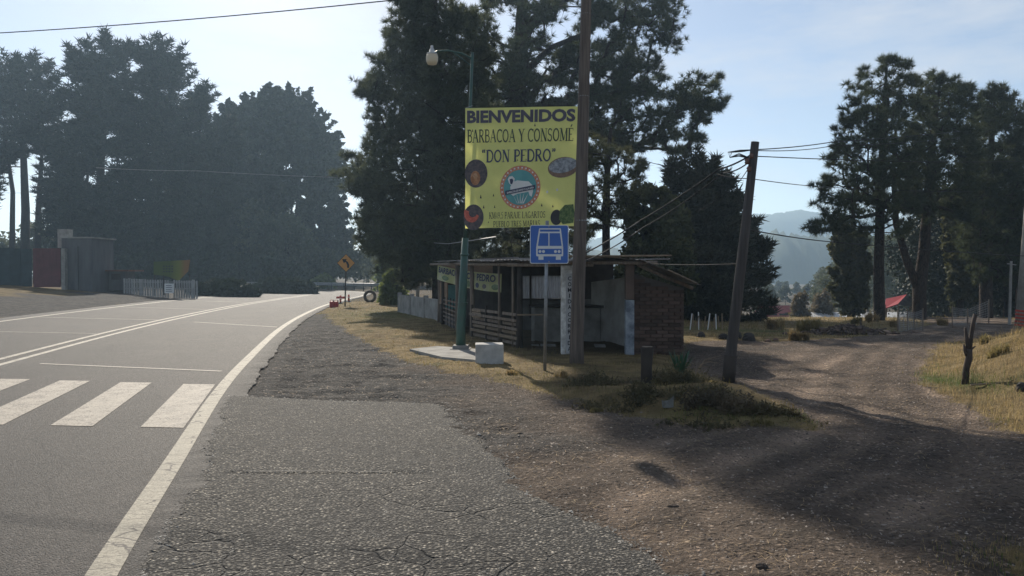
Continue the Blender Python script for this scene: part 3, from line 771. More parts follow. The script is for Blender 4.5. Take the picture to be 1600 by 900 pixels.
def bark(name, a, b):
    m = Mat(name, 0.92, 0.15).world()
    v = m.voro(9, 'DISTANCE_TO_EDGE', stretch=(1, 1, .28), vec=m.warp(.12, 6))
    c = m.ramp(m.noise(6, 6, .7, stretch=(1, 1, .3)), [(.3, a), (.7, b)])
    c = m.mix(m.ramp(v, [(0.0, .8), (.12, 0)]), c, tuple(.35 * q for q in a)); m.color(c); m.bump(m.ramp(v, [(0, 0), (.2, 1)]), .7, .05); return m.m
B_PINE = bark('pine_bark', (0.026, 0.020, 0.017), (0.065, 0.048, 0.038))
B_DARK = bark('dark_bark', (0.018, 0.015, 0.013), (0.045, 0.036, 0.03))

def nrm(a): return a / (np.linalg.norm(a, axis=-1, keepdims=True) + 1e-9)
def rdir(n):
    return nrm(rng.normal(size=(n, 3)))
def foliage_tris(c, r, style, per, leafscale=1.0):
    """c (n,3) clump centres, r (n,) radii -> triangles (m,3,3)"""
    n = len(c)
    if style == 'pine':
        k = 30; T = max(2, per // 20)
        o = rdir(n * T) * (rng.random((n * T, 1)) ** .5); o[:, 2] *= .55
        tc = np.repeat(c, T, 0) + o * np.repeat(r, T)[:, None]
        ax_ = nrm(o * .8 + np.array([0, 0, .45]) + .25 * rng.normal(size=o.shape))
        L = .20 * leafscale; wd = .018 * leafscale
        b = np.repeat(tc, k, 0); d = nrm(np.repeat(ax_, k, 0) + .8 * rng.normal(size=(n * T * k, 3)))
        s = nrm(np.cross(d, rdir(len(d)))) * wd * .5
        ln = L * rng.uniform(.7, 1.3, (len(d), 1))
        return np.stack([b - s, b + s, b + d * ln], 1)
    if style == 'cypress':
        k = per
        o = rdir(n * k) * (rng.random((n * k, 1)) ** .5); o[:, 2] *= .45
        rc = np.repeat(r, k)[:, None]
        b = np.repeat(c, k, 0) + o * rc * np.array([1, 1, 1])
        out = o * np.array([1, 1, .3]); 
        d = nrm(out + np.array([0, 0, .30]) + .35 * rng.normal(size=o.shape))
        s = nrm(np.cross(d, rdir(len(d)))) * .040 * leafscale
        ln = .30 * leafscale * rng.uniform(.6, 1.4, (len(d), 1))
        return np.stack([b - s, b + s, b + d * ln], 1)
    k = per
    o = rdir(n * k) * (rng.random((n * k, 1)) ** .4); o[:, 2] *= .8
    b = np.repeat(c, k, 0) + o * np.repeat(r, k)[:, None]
    d = rdir(len(b)); s = nrm(np.cross(d, rdir(len(d))))
    z = .075 * leafscale * rng.uniform(.6, 1.4, (len(d), 1))
    return np.stack([b - s * z, b + s * z, b + d * z * 1.8], 1)
def tri_mesh(name, T, mat, parent=None):
    return np_mesh(name, T.reshape(-1, 3), np.arange(len(T) * 3).reshape(-1, 3), mat, parent=parent)

def grow(clumps, trunk, trad, wander=.12, r_tip=.012, rexp=.42):
    """connect clump centres to the trunk polyline by nearest-node branches; returns an MB"""
    tp = []; 
    for i in range(len(trunk) - 1):
        L = np.linalg.norm(trunk[i + 1] - trunk[i]); k = max(2, int(L / .35))
        for t in range(k): tp.append(trunk[i] + (trunk[i + 1] - trunk[i]) * t / k)
    tp.append(trunk[-1]); tp = np.array(tp); nt = len(tp)
    h0 = tp[0, 2] + .25 * (tp[-1, 2] - tp[0, 2])
    C = np.asarray(clumps); axx = np.interp(C[:, 2], tp[:, 2], tp[:, 0]); axy = np.interp(C[:, 2], tp[:, 2], tp[:, 1])
    hd = np.hypot(C[:, 0] - axx, C[:, 1] - axy); order = np.argsort(hd)
    N = np.zeros((nt + len(C) * 3 + 1, 3)); N[:nt] = tp; par = [-1] * nt; cnt = nt
    for i in order:
        q = C[i]; D = N[:cnt] - q; dist = np.linalg.norm(D, axis=1)
        pen = np.where(D[:, 2] > 0.15, 1.6 * D[:, 2], 0) + np.where(np.arange(cnt) < nt, .25, 0)
        j = int(np.argmin(dist + pen)); a = N[j]; L = dist[j]
        if L > .5:
            mid_ = (a + q) * .5 + rng.normal(size=3) * wander * L + np.array([0, 0, .06 * L])
            N[cnt] = mid_; par.append(j); j = cnt; cnt += 1
        N[cnt] = q; par.append(j); cnt += 1
    w = np.zeros(cnt)
    for i in range(cnt - 1, nt - 1, -1):
        w[i] += 1.0
        if par[i] >= nt: w[par[i]] += w[i]
    mb = MB(); 
    mb.tube(trunk, trad, 10)
    segs = [(N[par[i]], N[i], r_tip * (w[par[i]] if par[i] >= nt else w[i] * 1.25) ** rexp, r_tip * w[i] ** rexp) for i in range(nt, cnt)]
    A = np.array([s_[0] for s_ in segs]); B = np.array([s_[1] for s_ in segs]); ra = np.array([s_[2] for s_ in segs]); rb = np.array([s_[3] for s_ in segs])
    d = nrm(B - A); u = nrm(np.cross(d, np.array([.3, .2, .93]))); v = np.cross(d, u); k = 4; an = np.arange(k) * 2 * math.pi / k
    ring = np.cos(an)[None, :, None] * u[:, None] + np.sin(an)[None, :, None] * v[:, None]
    VV = np.concatenate([A[:, None] + ring * ra[:, None, None], B[:, None] + ring * rb[:, None, None]], 1)
    f = np.array([(i, (i + 1) % k, (i + 1) % k + k, i + k) for i in range(k)])
    FF = (f[None] + (np.arange(len(A)) * 2 * k)[:, None, None]).reshape(-1, 4)
    tv = np.concatenate(mb.V); quads_ = [q for q in mb.Q if len(q) == 4]; n0 = len(tv)
    return np.concatenate([tv, VV.reshape(-1, 3)]), np.concatenate([np.array(quads_), FF + n0])

def sample_outline(outline, holes, n, D, depth, axis_px, rag=.5):
    """clump centres inside an outline, given real depth about the trunk's distance D"""
    O = np.asarray(outline, float); x0, y0 = O.min(0); x1, y1 = O.max(0); out = []
    row_half = {}
    while len(out) < n:
        px = rng.uniform(x0, x1, n * 2); py = rng.uniform(y0, y1, n * 2)
        sdv = poly_sd(px, py, O); sc_ = max(12.0, .055 * (x1 - x0 + y1 - y0))
        ok = sdv > sc_ * rag * (fbm(px / sc_ / 1.3, py / sc_ / .55, 4, 400 + int(abs(O[0, 0])), .65) + .25)
        for (hx, hy, hr) in holes:
            ok &= ((px - hx) ** 2 + ((py - hy)) ** 2) > hr * hr
        for a, b, sd_ in zip(px[ok], py[ok], sdv[ok]):
            ax_ = np.interp(b, axis_px[0], axis_px[1]); key = int(b // 12)
            if key not in row_half:
                yy = key * 12 + 6.0; xx = np.linspace(x0, x1, 60); ii = poly_sd(xx, xx * 0 + yy, O) > 0
                row_half[key] = max(abs(xx[ii] - ax_).max() if ii.any() else 5, 8)
            u = min(1, abs(a - ax_) / row_half[key]); hw = min(depth, row_half[key] * D / F * 1.0)
            dy = rng.uniform(-1, 1) * hw * math.sqrt(max(.04, 1 - u * u))
            out.append((a, b, dy, sd_))
            if len(out) >= n: break
    return np.array([V(a, b, D + dy) for a, b, dy, _ in out]), np.clip(.42 + np.array([q[3] for q in out]) / 34.0, .42, 1)

def edge_sprays(outline, n, D, axis_px, lo, hi, up=.35):
    """short tips that poke out of the crown's outline; returns clump centres and radii"""
    O = np.asarray(outline, float); k = len(O); seg = np.linalg.norm(np.roll(O, -1, 0) - O, axis=1); pr = seg / seg.sum(); C = []; R = []
    cen = O.mean(0)
    for i in rng.choice(k, n, p=pr):
        p = O[i] + (O[(i + 1) % k] - O[i]) * rng.random(); ax_ = np.interp(p[1], axis_px[0], axis_px[1])
        d = np.array([p[0] - ax_, (p[1] - cen[1]) * .25 - up * abs(p[0] - ax_) - 8]); d /= np.linalg.norm(d) + 1e-6
        L = rng.uniform(lo, hi); dy = rng.uniform(-.8, .8)
        for t in (-.5, 0, .5, 1.0):
            q = p + d * L * t; C.append(V(q[0], q[1], D + dy)); R.append(.5 - .33 * (t + .5) / 1.5)
    return np.array(C), np.array(R)

def outline_tree(name, label, cat, base_px, D, trunks, outline, holes, n, cr, per, style, leaf, bk, depth=3.0, group=None, leafscale=1.0, wander=.14, z0=None, n_branch=None, base=None, r_tip=.012, sprays=0, spl=(5, 12)):
    """trunks: list of [(px,py,radius m), ...] from the foot up, at distance D"""
    b = np.array(base if base is not None else (V(base_px[0], base_px[1], D)))
    b[2] = float(terrain(b[0], b[1])[0]) if z0 is None else z0
    root = empty(name, tuple(b), 0, label, cat, group)
    t0 = trunks[0]; ys_ = [p[1] for p in t0][::-1]; xs_ = [p[0] for p in t0][::-1]
    C, ef = sample_outline(outline, holes, n, D, depth, (ys_, xs_), rag={'cypress': 1.0, 'pine': .45, 'leafy': .6}[style])
    r = cr * rng.uniform(.65, 1.3, n) * ef
    T = foliage_tris(C, r, style, per, leafscale)
    if sprays:
        c2, r2 = edge_sprays(outline, sprays, D, (ys_, xs_), *spl)
        T = np.concatenate([T, foliage_tris(c2, r2 * cr * 1.1, style, max(8, int(per * .22)), leafscale)])
    inv = -b
    tri_mesh('crown', T + inv, leaf, root)
    pts = [V(p[0], p[1], D) for p in t0]; pts[0] = np.array([pts[0][0], D, b[2] - .15])
    CC = C if n_branch is None else C[rng.permutation(n)[:n_branch]]
    vv, ff = grow(CC, np.array(pts), [p[2] for p in t0], wander, r_tip)
    np_mesh('trunk', vv + inv, ff, bk, True, parent=root)
    for tr in trunks[1:]:
        pts = [V(p[0], p[1], D + (p[3] if len(p) > 3 else 0)) for p in tr]
        if len(tr[0]) > 4 or tr[0][1] > 1e3: pass
        mb = MB(); g = pts[0]; mb.tube(np.array(pts) + inv, [p[2] for p in tr], 8); mb.build('stem', bk, root, True)
    return root

# --- the tall pine beside the shelter, the left half of the same group, and neighbours
DP = 36.0
outline_tree('tall_pine', 'huge dark pine right behind the yellow banner, long right limbs over the small cypress', 'tree', (797, 466), 52.0,
    [[(797, 466, 0.74), (800, 380, 0.64), (806, 240, 0.57), (813, 80, 0.47), (816, 0, 0.34), (820, -90, 0.28)],
     [(815, 60, 0.28), (850, 20, 0.21), (905, -12, 0.13)], [(812, 120, 0.27), (860, 75, 0.20), (930, 45, 0.11)]],
    [(740, -10), (800, -14), (850, -18), (930, -20), (990, -22), (1035, -12), (1075, 14), (1074, 34), (1050, 52), (1062, 74), (1036, 92), (1030, 112), (1062, 122), (1095, 116), (1130, 118), (1130, 146),
     (1112, 190), (1090, 232), (1050, 240), (1012, 232), (985, 240), (930, 215), (860, 180), (800, 175), (745, 170), (715, 90)],
    [(785, 45, 30), (778, 76, 16), (848, 104, 17), (872, 60, 22), (865, 148, 15), (842, 152, 11), (925, 60, 14), (893, 25, 22), (960, 35, 15), (1000, 118, 10), (945, 180, 9), (1040, 165, 8), (905, 170, 9), (985, 205, 8), (1010, 60, 10), (1080, 175, 9),  # gaps widened and unseen top kept low to let sun reach the dirt road
     (840, 0, 14), (905, 0, 12), (1060, 100, 12), (760, 110, 8), (1030, 30, 7), (930, 110, 7), (880, 110, 6)],
    520, .74, 264, 'pine', L_PINE, B_PINE, 6.0, leafscale=2.1, group='big pines behind the shelter', r_tip=.03, sprays=46, spl=(6, 16))
outline_tree('tall_pine', 'dense dark pine left of the banner, hanging over the road side behind the street lamp', 'tree', (690, 475), DP - 1,
    [[(690, 475, .45), (690, 350, .40), (685, 200, .34), (678, 60, .28), (672, -60, .22), (668, -230, .08)]],
    [(572, -40), (562, -120), (575, -210), (640, -255), (730, -245), (770, -185), (745, -125), (640, -112), (632, -22), (700, -8), (745, 5), (770, 60), (765, 200), (760, 400), (690, 430), (640, 448), (612, 440), (588, 415), (566, 380), (560, 335), (575, 312), (545, 296), (530, 275), (533, 250), (560, 242), (574, 215),  # unseen top mass and the notch below it are shaped to shade the yard
     (582, 190), (566, 160), (564, 128), (584, 104), (588, 80), (606, 70), (609, 40), (618, 18), (610, -20)],
    [(602, 168, 7), (660, 300, 6), (735, 150, 10), (722, 60, 10), (640, 210, 6), (628, 60, 7), (760, 110, 9), (600, 120, 6), (592, 230, 6), (580, 290, 6), (640, 330, 5)],
    2100, .55, 154, 'pine', L_PINE2, B_PINE, 4.0, leafscale=1.5, group='big pines behind the shelter', n_branch=500, r_tip=.014, sprays=70, spl=(5, 13))
outline_tree('pine', 'dark bushy pine whose crown fills the space under the yellow banner', 'tree', (860, 470), 39.0,
    [[(855, 470, .3), (852, 400, .22), (850, 300, .1)]],
    [(735, 270), (800, 235), (905, 250), (925, 330), (915, 400), (930, 430), (640, 440), (690, 380), (735, 330)],
    [], 520, .6, 132, 'pine', L_PINE2, B_PINE, 3.0, leafscale=1.5, n_branch=120)
outline_tree('pine', 'thin pine with sparse gappy branches right of the wooden pole above the shelter roof', 'tree', (947, 470), 30.0,
    [[(947, 470, .17), (947, 330, .15), (950, 240, .11), (955, 200, .06)]],
    [(880, 180), (930, 210), (985, 235), (1008, 250), (1010, 300), (985, 330), (975, 362), (940, 352), (900, 395), (880, 350), (885, 250)],
    [(985, 290, 9), (930, 300, 9), (915, 340, 9), (968, 262, 7), (940, 260, 6)],
    170, .42, 154, 'pine', L_OLIVE, B_PINE, 2.5, leafscale=1.2)
outline_tree('leafy_tree', 'pale olive leafy tree between the tall dark pines and the low cypress', 'tree', (1010, 470), 31.0,
    [[(1010, 470, .16), (1008, 380, .12), (1005, 310, .05)]],
    [(985, 300), (1010, 285), (1045, 300), (1070, 330), (1085, 400), (1085, 470), (960, 475), (962, 420), (985, 375), (980, 330)],
    [(975, 372, 8)], 170, .5, 120, 'leafy', L_OLIVE, B_DARK, 1.8, leafscale=1.2)
outline_tree('cypress', 'bushy dark cypress with layered drooping boughs just left of the leaning pole', 'tree', (1095, 500), 36.0,
    [[(1095, 502, .32), (1092, 400, .22), (1088, 262, .06)]],
    [(1083, 243), (1072, 262), (1054, 262), (1048, 288), (1066, 300), (1030, 325), (1035, 352), (1000, 372), (1005, 400), (990, 440), (1000, 492), (1060, 500), (1120, 500), (1192, 497), (1202, 480), (1176, 455), (1198, 432), (1178, 408), (1196, 388),
     (1168, 372), (1172, 350), (1146, 338), (1158, 312), (1134, 300), (1140, 285), (1118, 276), (1112, 258), (1098, 262)],
    [(1118, 318, 5), (1140, 345, 5)], 600, .62, 105, 'cypress', L_CYPW, B_DARK, 3.2, leafscale=1.15, n_branch=300, sprays=110, spl=(6, 16))

# --- left row across the road
GL = 'tall dark trees across the road'
outline_tree('cypress', 'leftmost tall cypress across the road with split bare trunks and sky gaps low down', 'tree', (38, 450), 106.6,
    [[(38, 450, 0.65), (40, 330, 0.53), (35, 200, 0.34), (30, 100, 0.10)], [(58, 450, 0.49), (60, 330, 0.38), (68, 200, 0.15)], [(18, 450, 0.42), (20, 300, 0.30), (5, 190, 0.11)]],
    [(-70, 120), (-30, 92), (10, 96), (22, 92), (34, 108), (50, 90), (56, 108), (70, 108), (80, 128), (76, 146), (95, 148), (88, 180), (78, 215), (72, 238), (30, 236), (5, 262), (-20, 330), (-80, 330)],
    [(8, 278, 10), (62, 190, 6)], 442, 1.08, 74, 'cypress', L_CYP, B_DARK, 6.1, GL, 2.61, n_branch=120, sprays=170, spl=(7, 20))
outline_tree('cypress', 'second tall cypress from the left across the road, with a ragged double top', 'tree', (155, 455), 102.5,
    [[(155, 455, 0.68), (155, 330, 0.57), (160, 200, 0.38), (163, 80, 0.10)], [(172, 455, 0.38), (176, 330, 0.28), (185, 240, 0.11)], [(130, 455, 0.38), (132, 330, 0.28), (140, 240, 0.11)]],
    [(112, 72), (128, 78), (140, 70), (152, 80), (162, 64), (172, 80), (192, 78), (196, 96), (184, 110), (200, 150), (208, 230), (215, 320), (205, 430), (88, 430), (72, 300), (76, 240), (104, 205), (118, 170), (108, 152), (120, 142), (116, 112)],
    [(172, 207, 11), (166, 262, 14), (148, 285, 13), (200, 262, 11), (130, 232, 8), (184, 250, 11), (185, 285, 9)], 799, 1.08, 80, 'cypress', L_CYP, B_DARK, 6.6, GL, 2.61, n_branch=160, sprays=170, spl=(7, 20))
outline_tree('cypress', 'tallest spire-topped cypress in the middle of the row across the road', 'tree', (248, 455), 104.5,
    [[(248, 455, 0.68), (246, 330, 0.57), (245, 200, 0.38), (245, 72, 0.08)]],
    [(243, 64), (252, 78), (262, 72), (262, 88), (280, 84), (278, 106), (296, 118), (286, 136), (300, 152), (290, 176), (298, 190), (292, 204), (318, 140), (322, 160), (312, 172), (300, 186), (302, 200), (332, 300), (338, 430), (185, 430), (190, 300), (196, 160), (214, 150), (205, 118), (218, 106), (212, 76), (230, 84)],
    [(232, 222, 9), (238, 240, 8), (262, 300, 6), (222, 330, 6)], 884, 1.08, 80, 'cypress', L_CYP, B_DARK, 6.6, GL, 2.61, n_branch=160, sprays=170, spl=(7, 20))
outline_tree('cypress', 'shorter dark cypress wedged right of the spire-topped one across the road', 'tree', (318, 460), 98.4,
    [[(318, 460, 0.53), (316, 330, 0.38), (312, 190, 0.10)]],
    [(300, 148), (318, 142), (320, 165), (312, 190), (330, 200), (350, 186), (372, 205), (372, 430), (270, 440), (276, 250), (290, 190)],
    [], 510, 1.02, 74, 'cypress', L_CYP, B_DARK, 5.3, GL, 2.53, n_branch=100, sprays=110, spl=(6, 16))
outline_tree('leafy_tree', 'rounded tree with domed grey green crown, left half of the clump before the road bend', 'tree', (392, 462), 114.8,
    [[(392, 462, 0.68), (392, 330, 0.49), (395, 190, 0.11)], [(372, 462, 0.38), (370, 340, 0.23)]],
    [(345, 186), (358, 164), (372, 170), (385, 158), (402, 160), (414, 142), (424, 134), (438, 145), (448, 160), (445, 300), (440, 440), (345, 440), (340, 280)],
    [], 714, 1.15, 68, 'leafy', L_ROW, B_DARK, 6.6, GL, 4.01, n_branch=120, sprays=120, spl=(4, 13))
outline_tree('leafy_tree', 'rounded tree at the road bend with slim trunks showing sky between them', 'tree', (465, 462), 118.9,
    [[(465, 462, 0.57), (466, 330, 0.46), (468, 190, 0.11)], [(445, 462, 0.27), (446, 300, 0.19), (448, 240, 0.10)], [(484, 462, 0.27), (482, 300, 0.19), (478, 240, 0.10)], [(500, 462, 0.23), (498, 300, 0.17), (494, 240, 0.08)], [(455, 462, 0.19), (456, 300, 0.15), (458, 240, 0.08)], [(492, 462, 0.19), (490, 300, 0.15), (488, 240, 0.08)]],
    [(430, 145), (446, 142), (462, 148), (472, 158), (482, 150), (488, 172), (502, 182), (512, 198), (522, 208), (526, 232), (534, 250), (536, 330), (545, 380), (528, 425), (490, 436), (425, 440), (430, 300)],
    [(450, 262, 12), (470, 280, 9), (444, 300, 14), (452, 335, 14), (470, 310, 10), (490, 360, 10), (462, 400, 9), (484, 400, 8), (470, 350, 6), (486, 330, 6), (444, 365, 9), (500, 300, 7), (460, 380, 6), (500, 350, 8), (510, 320, 8), (478, 300, 6), (508, 385, 8), (440, 330, 6), (476, 385, 6), (452, 350, 5)],
    748, 1.06, 68, 'leafy', L_ROW, B_DARK, 6.1, GL, 3.83, n_branch=140, sprays=120, spl=(4, 13))

# --- the right group
GR = 'tall pines beyond the dirt road'
outline_tree('pine', 'tallest pine on the right, a straight bare trunk rising from the dry grass', 'tree', (1374, 503), 37.0,
    [[(1374, 503, .27), (1373, 420, .24), (1376, 300, .20), (1382, 180, .13), (1386, 88, .03)]],
    [(1372, 92), (1382, 80), (1400, 84), (1404, 100), (1418, 96), (1420, 112), (1436, 122), (1430, 140), (1440, 156), (1425, 180), (1435, 215), (1428, 260), (1440, 300), (1432, 345), (1400, 372), (1372, 350), (1345, 372), (1318, 352), (1290, 366),
     (1268, 382), (1262, 360), (1284, 342), (1272, 322), (1292, 306), (1276, 290), (1300, 276), (1284, 262), (1296, 250), (1308, 222), (1302, 200), (1324, 196), (1318, 176), (1332, 160), (1328, 134), (1344, 132), (1350, 112), (1362, 112)],
    [(1396, 210, 5), (1355, 215, 5), (1340, 250, 5), (1400, 255, 4), (1392, 300, 6), (1412, 332, 6), (1400, 150, 4), (1362, 330, 5), (1325, 300, 4), (1390, 345, 6)],
    300, .52, 176, 'pine', L_PINE, B_PINE, 3.3, GR, 1.5, r_tip=.016, sprays=36, spl=(3, 9))
outline_tree('pine', 'forked pine leaning left at its foot, next right of the tallest one', 'tree', (1437, 498), 39.0,
    [[(1437, 500, .36), (1436, 460, .32), (1444, 390, .27), (1452, 280, .20), (1462, 180, .12), (1470, 122, .03)], [(1436, 455, .22), (1418, 410, .2), (1400, 350, .16), (1396, 260, .12), (1400, 200, .06)]],
    [(1452, 124), (1466, 115), (1482, 118), (1498, 128), (1512, 135), (1520, 152), (1526, 180), (1528, 240), (1520, 300), (1512, 350), (1480, 330), (1450, 345), (1412, 330), (1410, 270), (1425, 230), (1418, 190), (1434, 160), (1438, 138)],
    [(1452, 200, 4), (1440, 262, 6), (1470, 290, 5), (1490, 250, 4), (1462, 325, 6), (1438, 310, 6)],
    290, .54, 176, 'pine', L_PINE, B_PINE, 3.3, GR, 1.5, r_tip=.016, sprays=36, spl=(3, 9))
outline_tree('pine', 'third big pine of the right group with a domed top, above the striped pole', 'tree', (1541, 492), 42.0,
    [[(1541, 492, .34), (1540, 400, .30), (1545, 280, .22), (1552, 180, .10), (1555, 145, .03)]],
    [(1530, 150), (1545, 140), (1566, 142), (1584, 152), (1598, 172), (1602, 220), (1608, 330), (1600, 420), (1560, 450), (1520, 430), (1498, 360), (1508, 250), (1515, 200)],
    [(1540, 225, 4), (1565, 290, 4), (1530, 300, 5)],
    430, .58, 176, 'pine', L_PINE, B_PINE, 3.3, GR, 1.6, r_tip=.016, sprays=30, spl=(3, 9))
outline_tree('pine', 'dark pine cut by the right edge of the picture', 'tree', (1592, 490), 44.0,
    [[(1596, 490, .34), (1600, 400, .30), (1610, 280, .22), (1622, 150, .05)]],
    [(1596, 180), (1610, 160), (1640, 150), (1690, 180), (1720, 260), (1740, 420), (1650, 460), (1570, 450), (1572, 300), (1580, 230)],
    [], 380, .60, 154, 'pine', L_PINE, B_PINE, 3.3, GR, 1.55)
outline_tree('pine', 'pine with ivy-thick olive foliage down its trunk, left of the tallest pine', 'tree', (1333, 488), 48.0,
    [[(1330, 490, .26), (1330, 400, .2), (1335, 300, .10)]],
    [(1310, 360), (1330, 352), (1350, 370), (1356, 420), (1350, 470), (1344, 486), (1318, 486), (1305, 455), (1298, 430), (1308, 410), (1300, 388)],
    [], 260, .36, 80, 'leafy', L_OLIVE, B_DARK, 1.5, GR, 1.3, sprays=70, spl=(3, 10))
outline_tree('pine', 'slim dark tree with a leafy trunk between the forked pine and the domed one', 'tree', (1500, 490), 46.0,
    [[(1500, 492, .2), (1500, 400, .16), (1498, 320, .08)]],
    [(1478, 300), (1500, 290), (1530, 300), (1538, 360), (1526, 400), (1520, 470), (1492, 480), (1486, 430), (1478, 380)],
    [], 240, .38, 80, 'leafy', L_OLIVE, B_DARK, 1.5, GR, 1.3, sprays=60, spl=(3, 10))

# --- more distant woods: a few crowns instanced as one uncountable mass
def wood(label_name, spots, leaf, seed, n=70, per=26, ls=3.4):
    T = []; vv = []; ff = []; n0 = 0
    for (x, y, z, h, w) in spots:
        k = int(n * min(1.6, h / 9)); u = rng.random(k) ** .8
        pr = np.sin(np.clip(u * .86 + .14, 0, 1) * math.pi) ** .6 * w
        o = rdir(k); c = np.stack([x + o[:, 0] * pr, y + o[:, 1] * pr, z + h * (.18 + .82 * u)], 1)
        T.append(foliage_tris(c, np.full(k, w * .34), 'leafy', per, ls * max(.7, y / 110)))
        m = MB(); m.tube([(x, y, z - .5), (x, y, z + h * .7)], [h * .018, h * .008], 5, cap=False); q = np.array(m.Q); vv.append(m.V[0]); ff.append(q + n0); n0 += len(m.V[0])
    o = tri_mesh(label_name, np.concatenate(T), leaf); tag(o, kind='stuff')
    o2 = np_mesh('far_trunks', np.concatenate(vv), np.concatenate(ff), B_DARK); o2.parent = o; tag(o2, kind='stuff')
    return o
sp1 = []
for i in range(26):                                    # beyond the road bend and behind the shelter
    y = rng.uniform(92, 125); px = rng.uniform(360, 760); c = (px - 800) / F * y
    sp1.append((c, y, 0, rng.uniform(4.5, 7.0) if 470 < px < 600 else rng.uniform(7, 11), rng.uniform(2.2, 3.4)))
wood('far_wood', sp1, L_PINE2, 1)
sp1b = []
for i in range(20):                                    # left, behind the row
    y = rng.uniform(112, 135); px = rng.uniform(-260, 430); c = (px - 800) / F * y
    sp1b.append((c, y, 0, rng.uniform(6.0, 9) if px < 110 else rng.uniform(11, 17), rng.uniform(4, 5.5)))
wood('roadside_wood', sp1b, L_PINE2, 2, ls=3.8)
sp2 = []
for i in range(40):                                    # behind the right pines
    y = rng.uniform(50, 74); px = rng.uniform(1400, 1800); c = (px - 800) / F * y
    sp2.append((c, y, float(terrain(c, y)[0]), rng.uniform(8, 12) if px > 1450 else rng.uniform(6.5, 8.5), rng.uniform(2.3, 3.4)))
wood('pine_wood', sp2, L_CYP, 3, n=110, per=44, ls=2.0)
sp3 = []
for i in range(46):                                    # the valley trees
    px = rng.uniform(1150, 1420); y = rng.uniform(85, 230); c = (px - 800) / F * y
    top = 470 - (px - 1180) * .52 + rng.uniform(-12, 25); top = max(top, 372)
    h = max(3.5, CAM_H + 4.2 + (428 - top) / F * y)
    sp3.append((c, y, -4.2, h, h * rng.uniform(.24, .34)))
wood('valley_wood', sp3, L_PINE2, 4, n=80, per=34, ls=1.8)

# understorey hedges
def bush(name, label, px0, px1, top, D, leaf, n, cr, per, ls, group=None, base=None, style='leafy', cat='bush'):
    a = V(px0, top, D); b = V(px1, top, D); zb = float(terrain((a[0] + b[0]) / 2, D)[0])
    c0 = np.array([(a[0] + b[0]) / 2, D, zb])
    w = (b[0] - a[0]) / 2; h = a[2] - zb
    o = rdir(n) * rng.random((n, 1)) ** .4; o[:, 2] = np.abs(o[:, 2])
    C = o * np.array([w, min(w, 1.2), h])
    C[:, 2] = np.maximum(C[:, 2], .05)
    ob = tri_mesh(name, foliage_tris(C, np.full(n, cr), style, per, ls), leaf)
    ob.location = tuple(c0); return tag(ob, label, cat, group)
bush('hedge', 'dark bushy mass under the trees at the road bend', 395, 492, 440, 63, L_ROW, 260, .5, 70, 2.2)
bush('hedge', 'tall dark hedge line behind the white picket fence', 100, 500, 400, 88, L_CYP, 1500, 1.0, 60, 3.2)
bush('hedge', 'dark low growth between the left pillar and the picket fence', 140, 205, 440, 49, L_ROW, 120, .4, 70, 2.0)
bush('hedge', 'dark low growth right of the white picket fence', 300, 400, 443, 52, L_ROW, 170, .5, 70, 2.0)
bush('shrub', 'young light green shrub left of the low concrete wall', 596, 632, 425, 40, L_LIGHT, 60, .28, 60, 1.3)
bush('shrub', 'pale green bush beside the guardrail at the far road bend', 488, 520, 432, 86, L_LIGHT, 60, .6, 60, 2.6)
bush('shrub', 'light green sapling clump behind the standing tyre', 590, 622, 405, 74, L_LIGHT, 90, .6, 60, 2.4)
bush('shrub', 'round brown dry bush in front of the small red-roofed house', 1238, 1262, 453, 66, L_BROWN, 80, .45, 70, 1.6)
bush('shrub', 'brownish scrub behind the farm sheds', 1265, 1305, 455, 70, L_BROWN, 90, .5, 60, 1.8)

# ================================================================== objects
def R(d): return math.radians(d)
M_WOOD = simple('weathered_wood', (0.25, 0.20, 0.155), (0.13, 0.10, 0.08), 3, .85, .2, .4, stretch=(6, 6, .7))
M_WOODP = simple('pale_plank_wood', (0.36, 0.27, 0.18), (0.22, 0.165, 0.115), 4, .85, .2, .4, stretch=(1, 1, 8), vary=.35)
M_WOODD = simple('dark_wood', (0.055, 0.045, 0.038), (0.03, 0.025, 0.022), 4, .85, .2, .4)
M_POLE = simple('utility_pole_wood', (0.17, 0.138, 0.118), (0.085, 0.068, 0.058), 2.2, .85, .2, .5, stretch=(9, 9, .5))
M_POLED = simple('tarred_pole_wood', (0.085, 0.075, 0.07), (0.045, 0.04, 0.038), 2.2, .8, .25, .5, stretch=(9, 9, .5))
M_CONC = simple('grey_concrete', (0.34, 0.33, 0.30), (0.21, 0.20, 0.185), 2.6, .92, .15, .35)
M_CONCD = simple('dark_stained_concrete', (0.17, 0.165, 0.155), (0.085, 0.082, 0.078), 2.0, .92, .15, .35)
M_GREENP = simple('green_painted_steel', (0.020, 0.085, 0.062), (0.030, 0.066, 0.052), 5, .45, .5, .08)
M_STEEL = simple('galvanised_steel', (0.30, 0.31, 0.32), (0.20, 0.205, 0.21), 7, .45, .5, .05, metal=.6)
M_WIRE = simple('black_cable', (0.02, 0.02, 0.022))
M_WIREL = simple('grey_aluminium_cable', (0.30, 0.30, 0.30), rough=.4)
M_BLACK = simple('black_print', (0.025, 0.028, 0.035))
M_NAVY = simple('navy_print', (0.045, 0.055, 0.10), (0.06, 0.07, 0.12), 9)
M_DARKG = simple('dark_green_print', (0.055, 0.075, 0.045), (0.075, 0.095, 0.06), 9)
M_WHITEP = simple('white_print', (0.74, 0.74, 0.72), (0.66, 0.66, 0.64), 5, .5)
M_RUST = simple('rusty_metal', (0.20, 0.085, 0.05), (0.11, 0.05, 0.035), 5, .8, .3, .2)

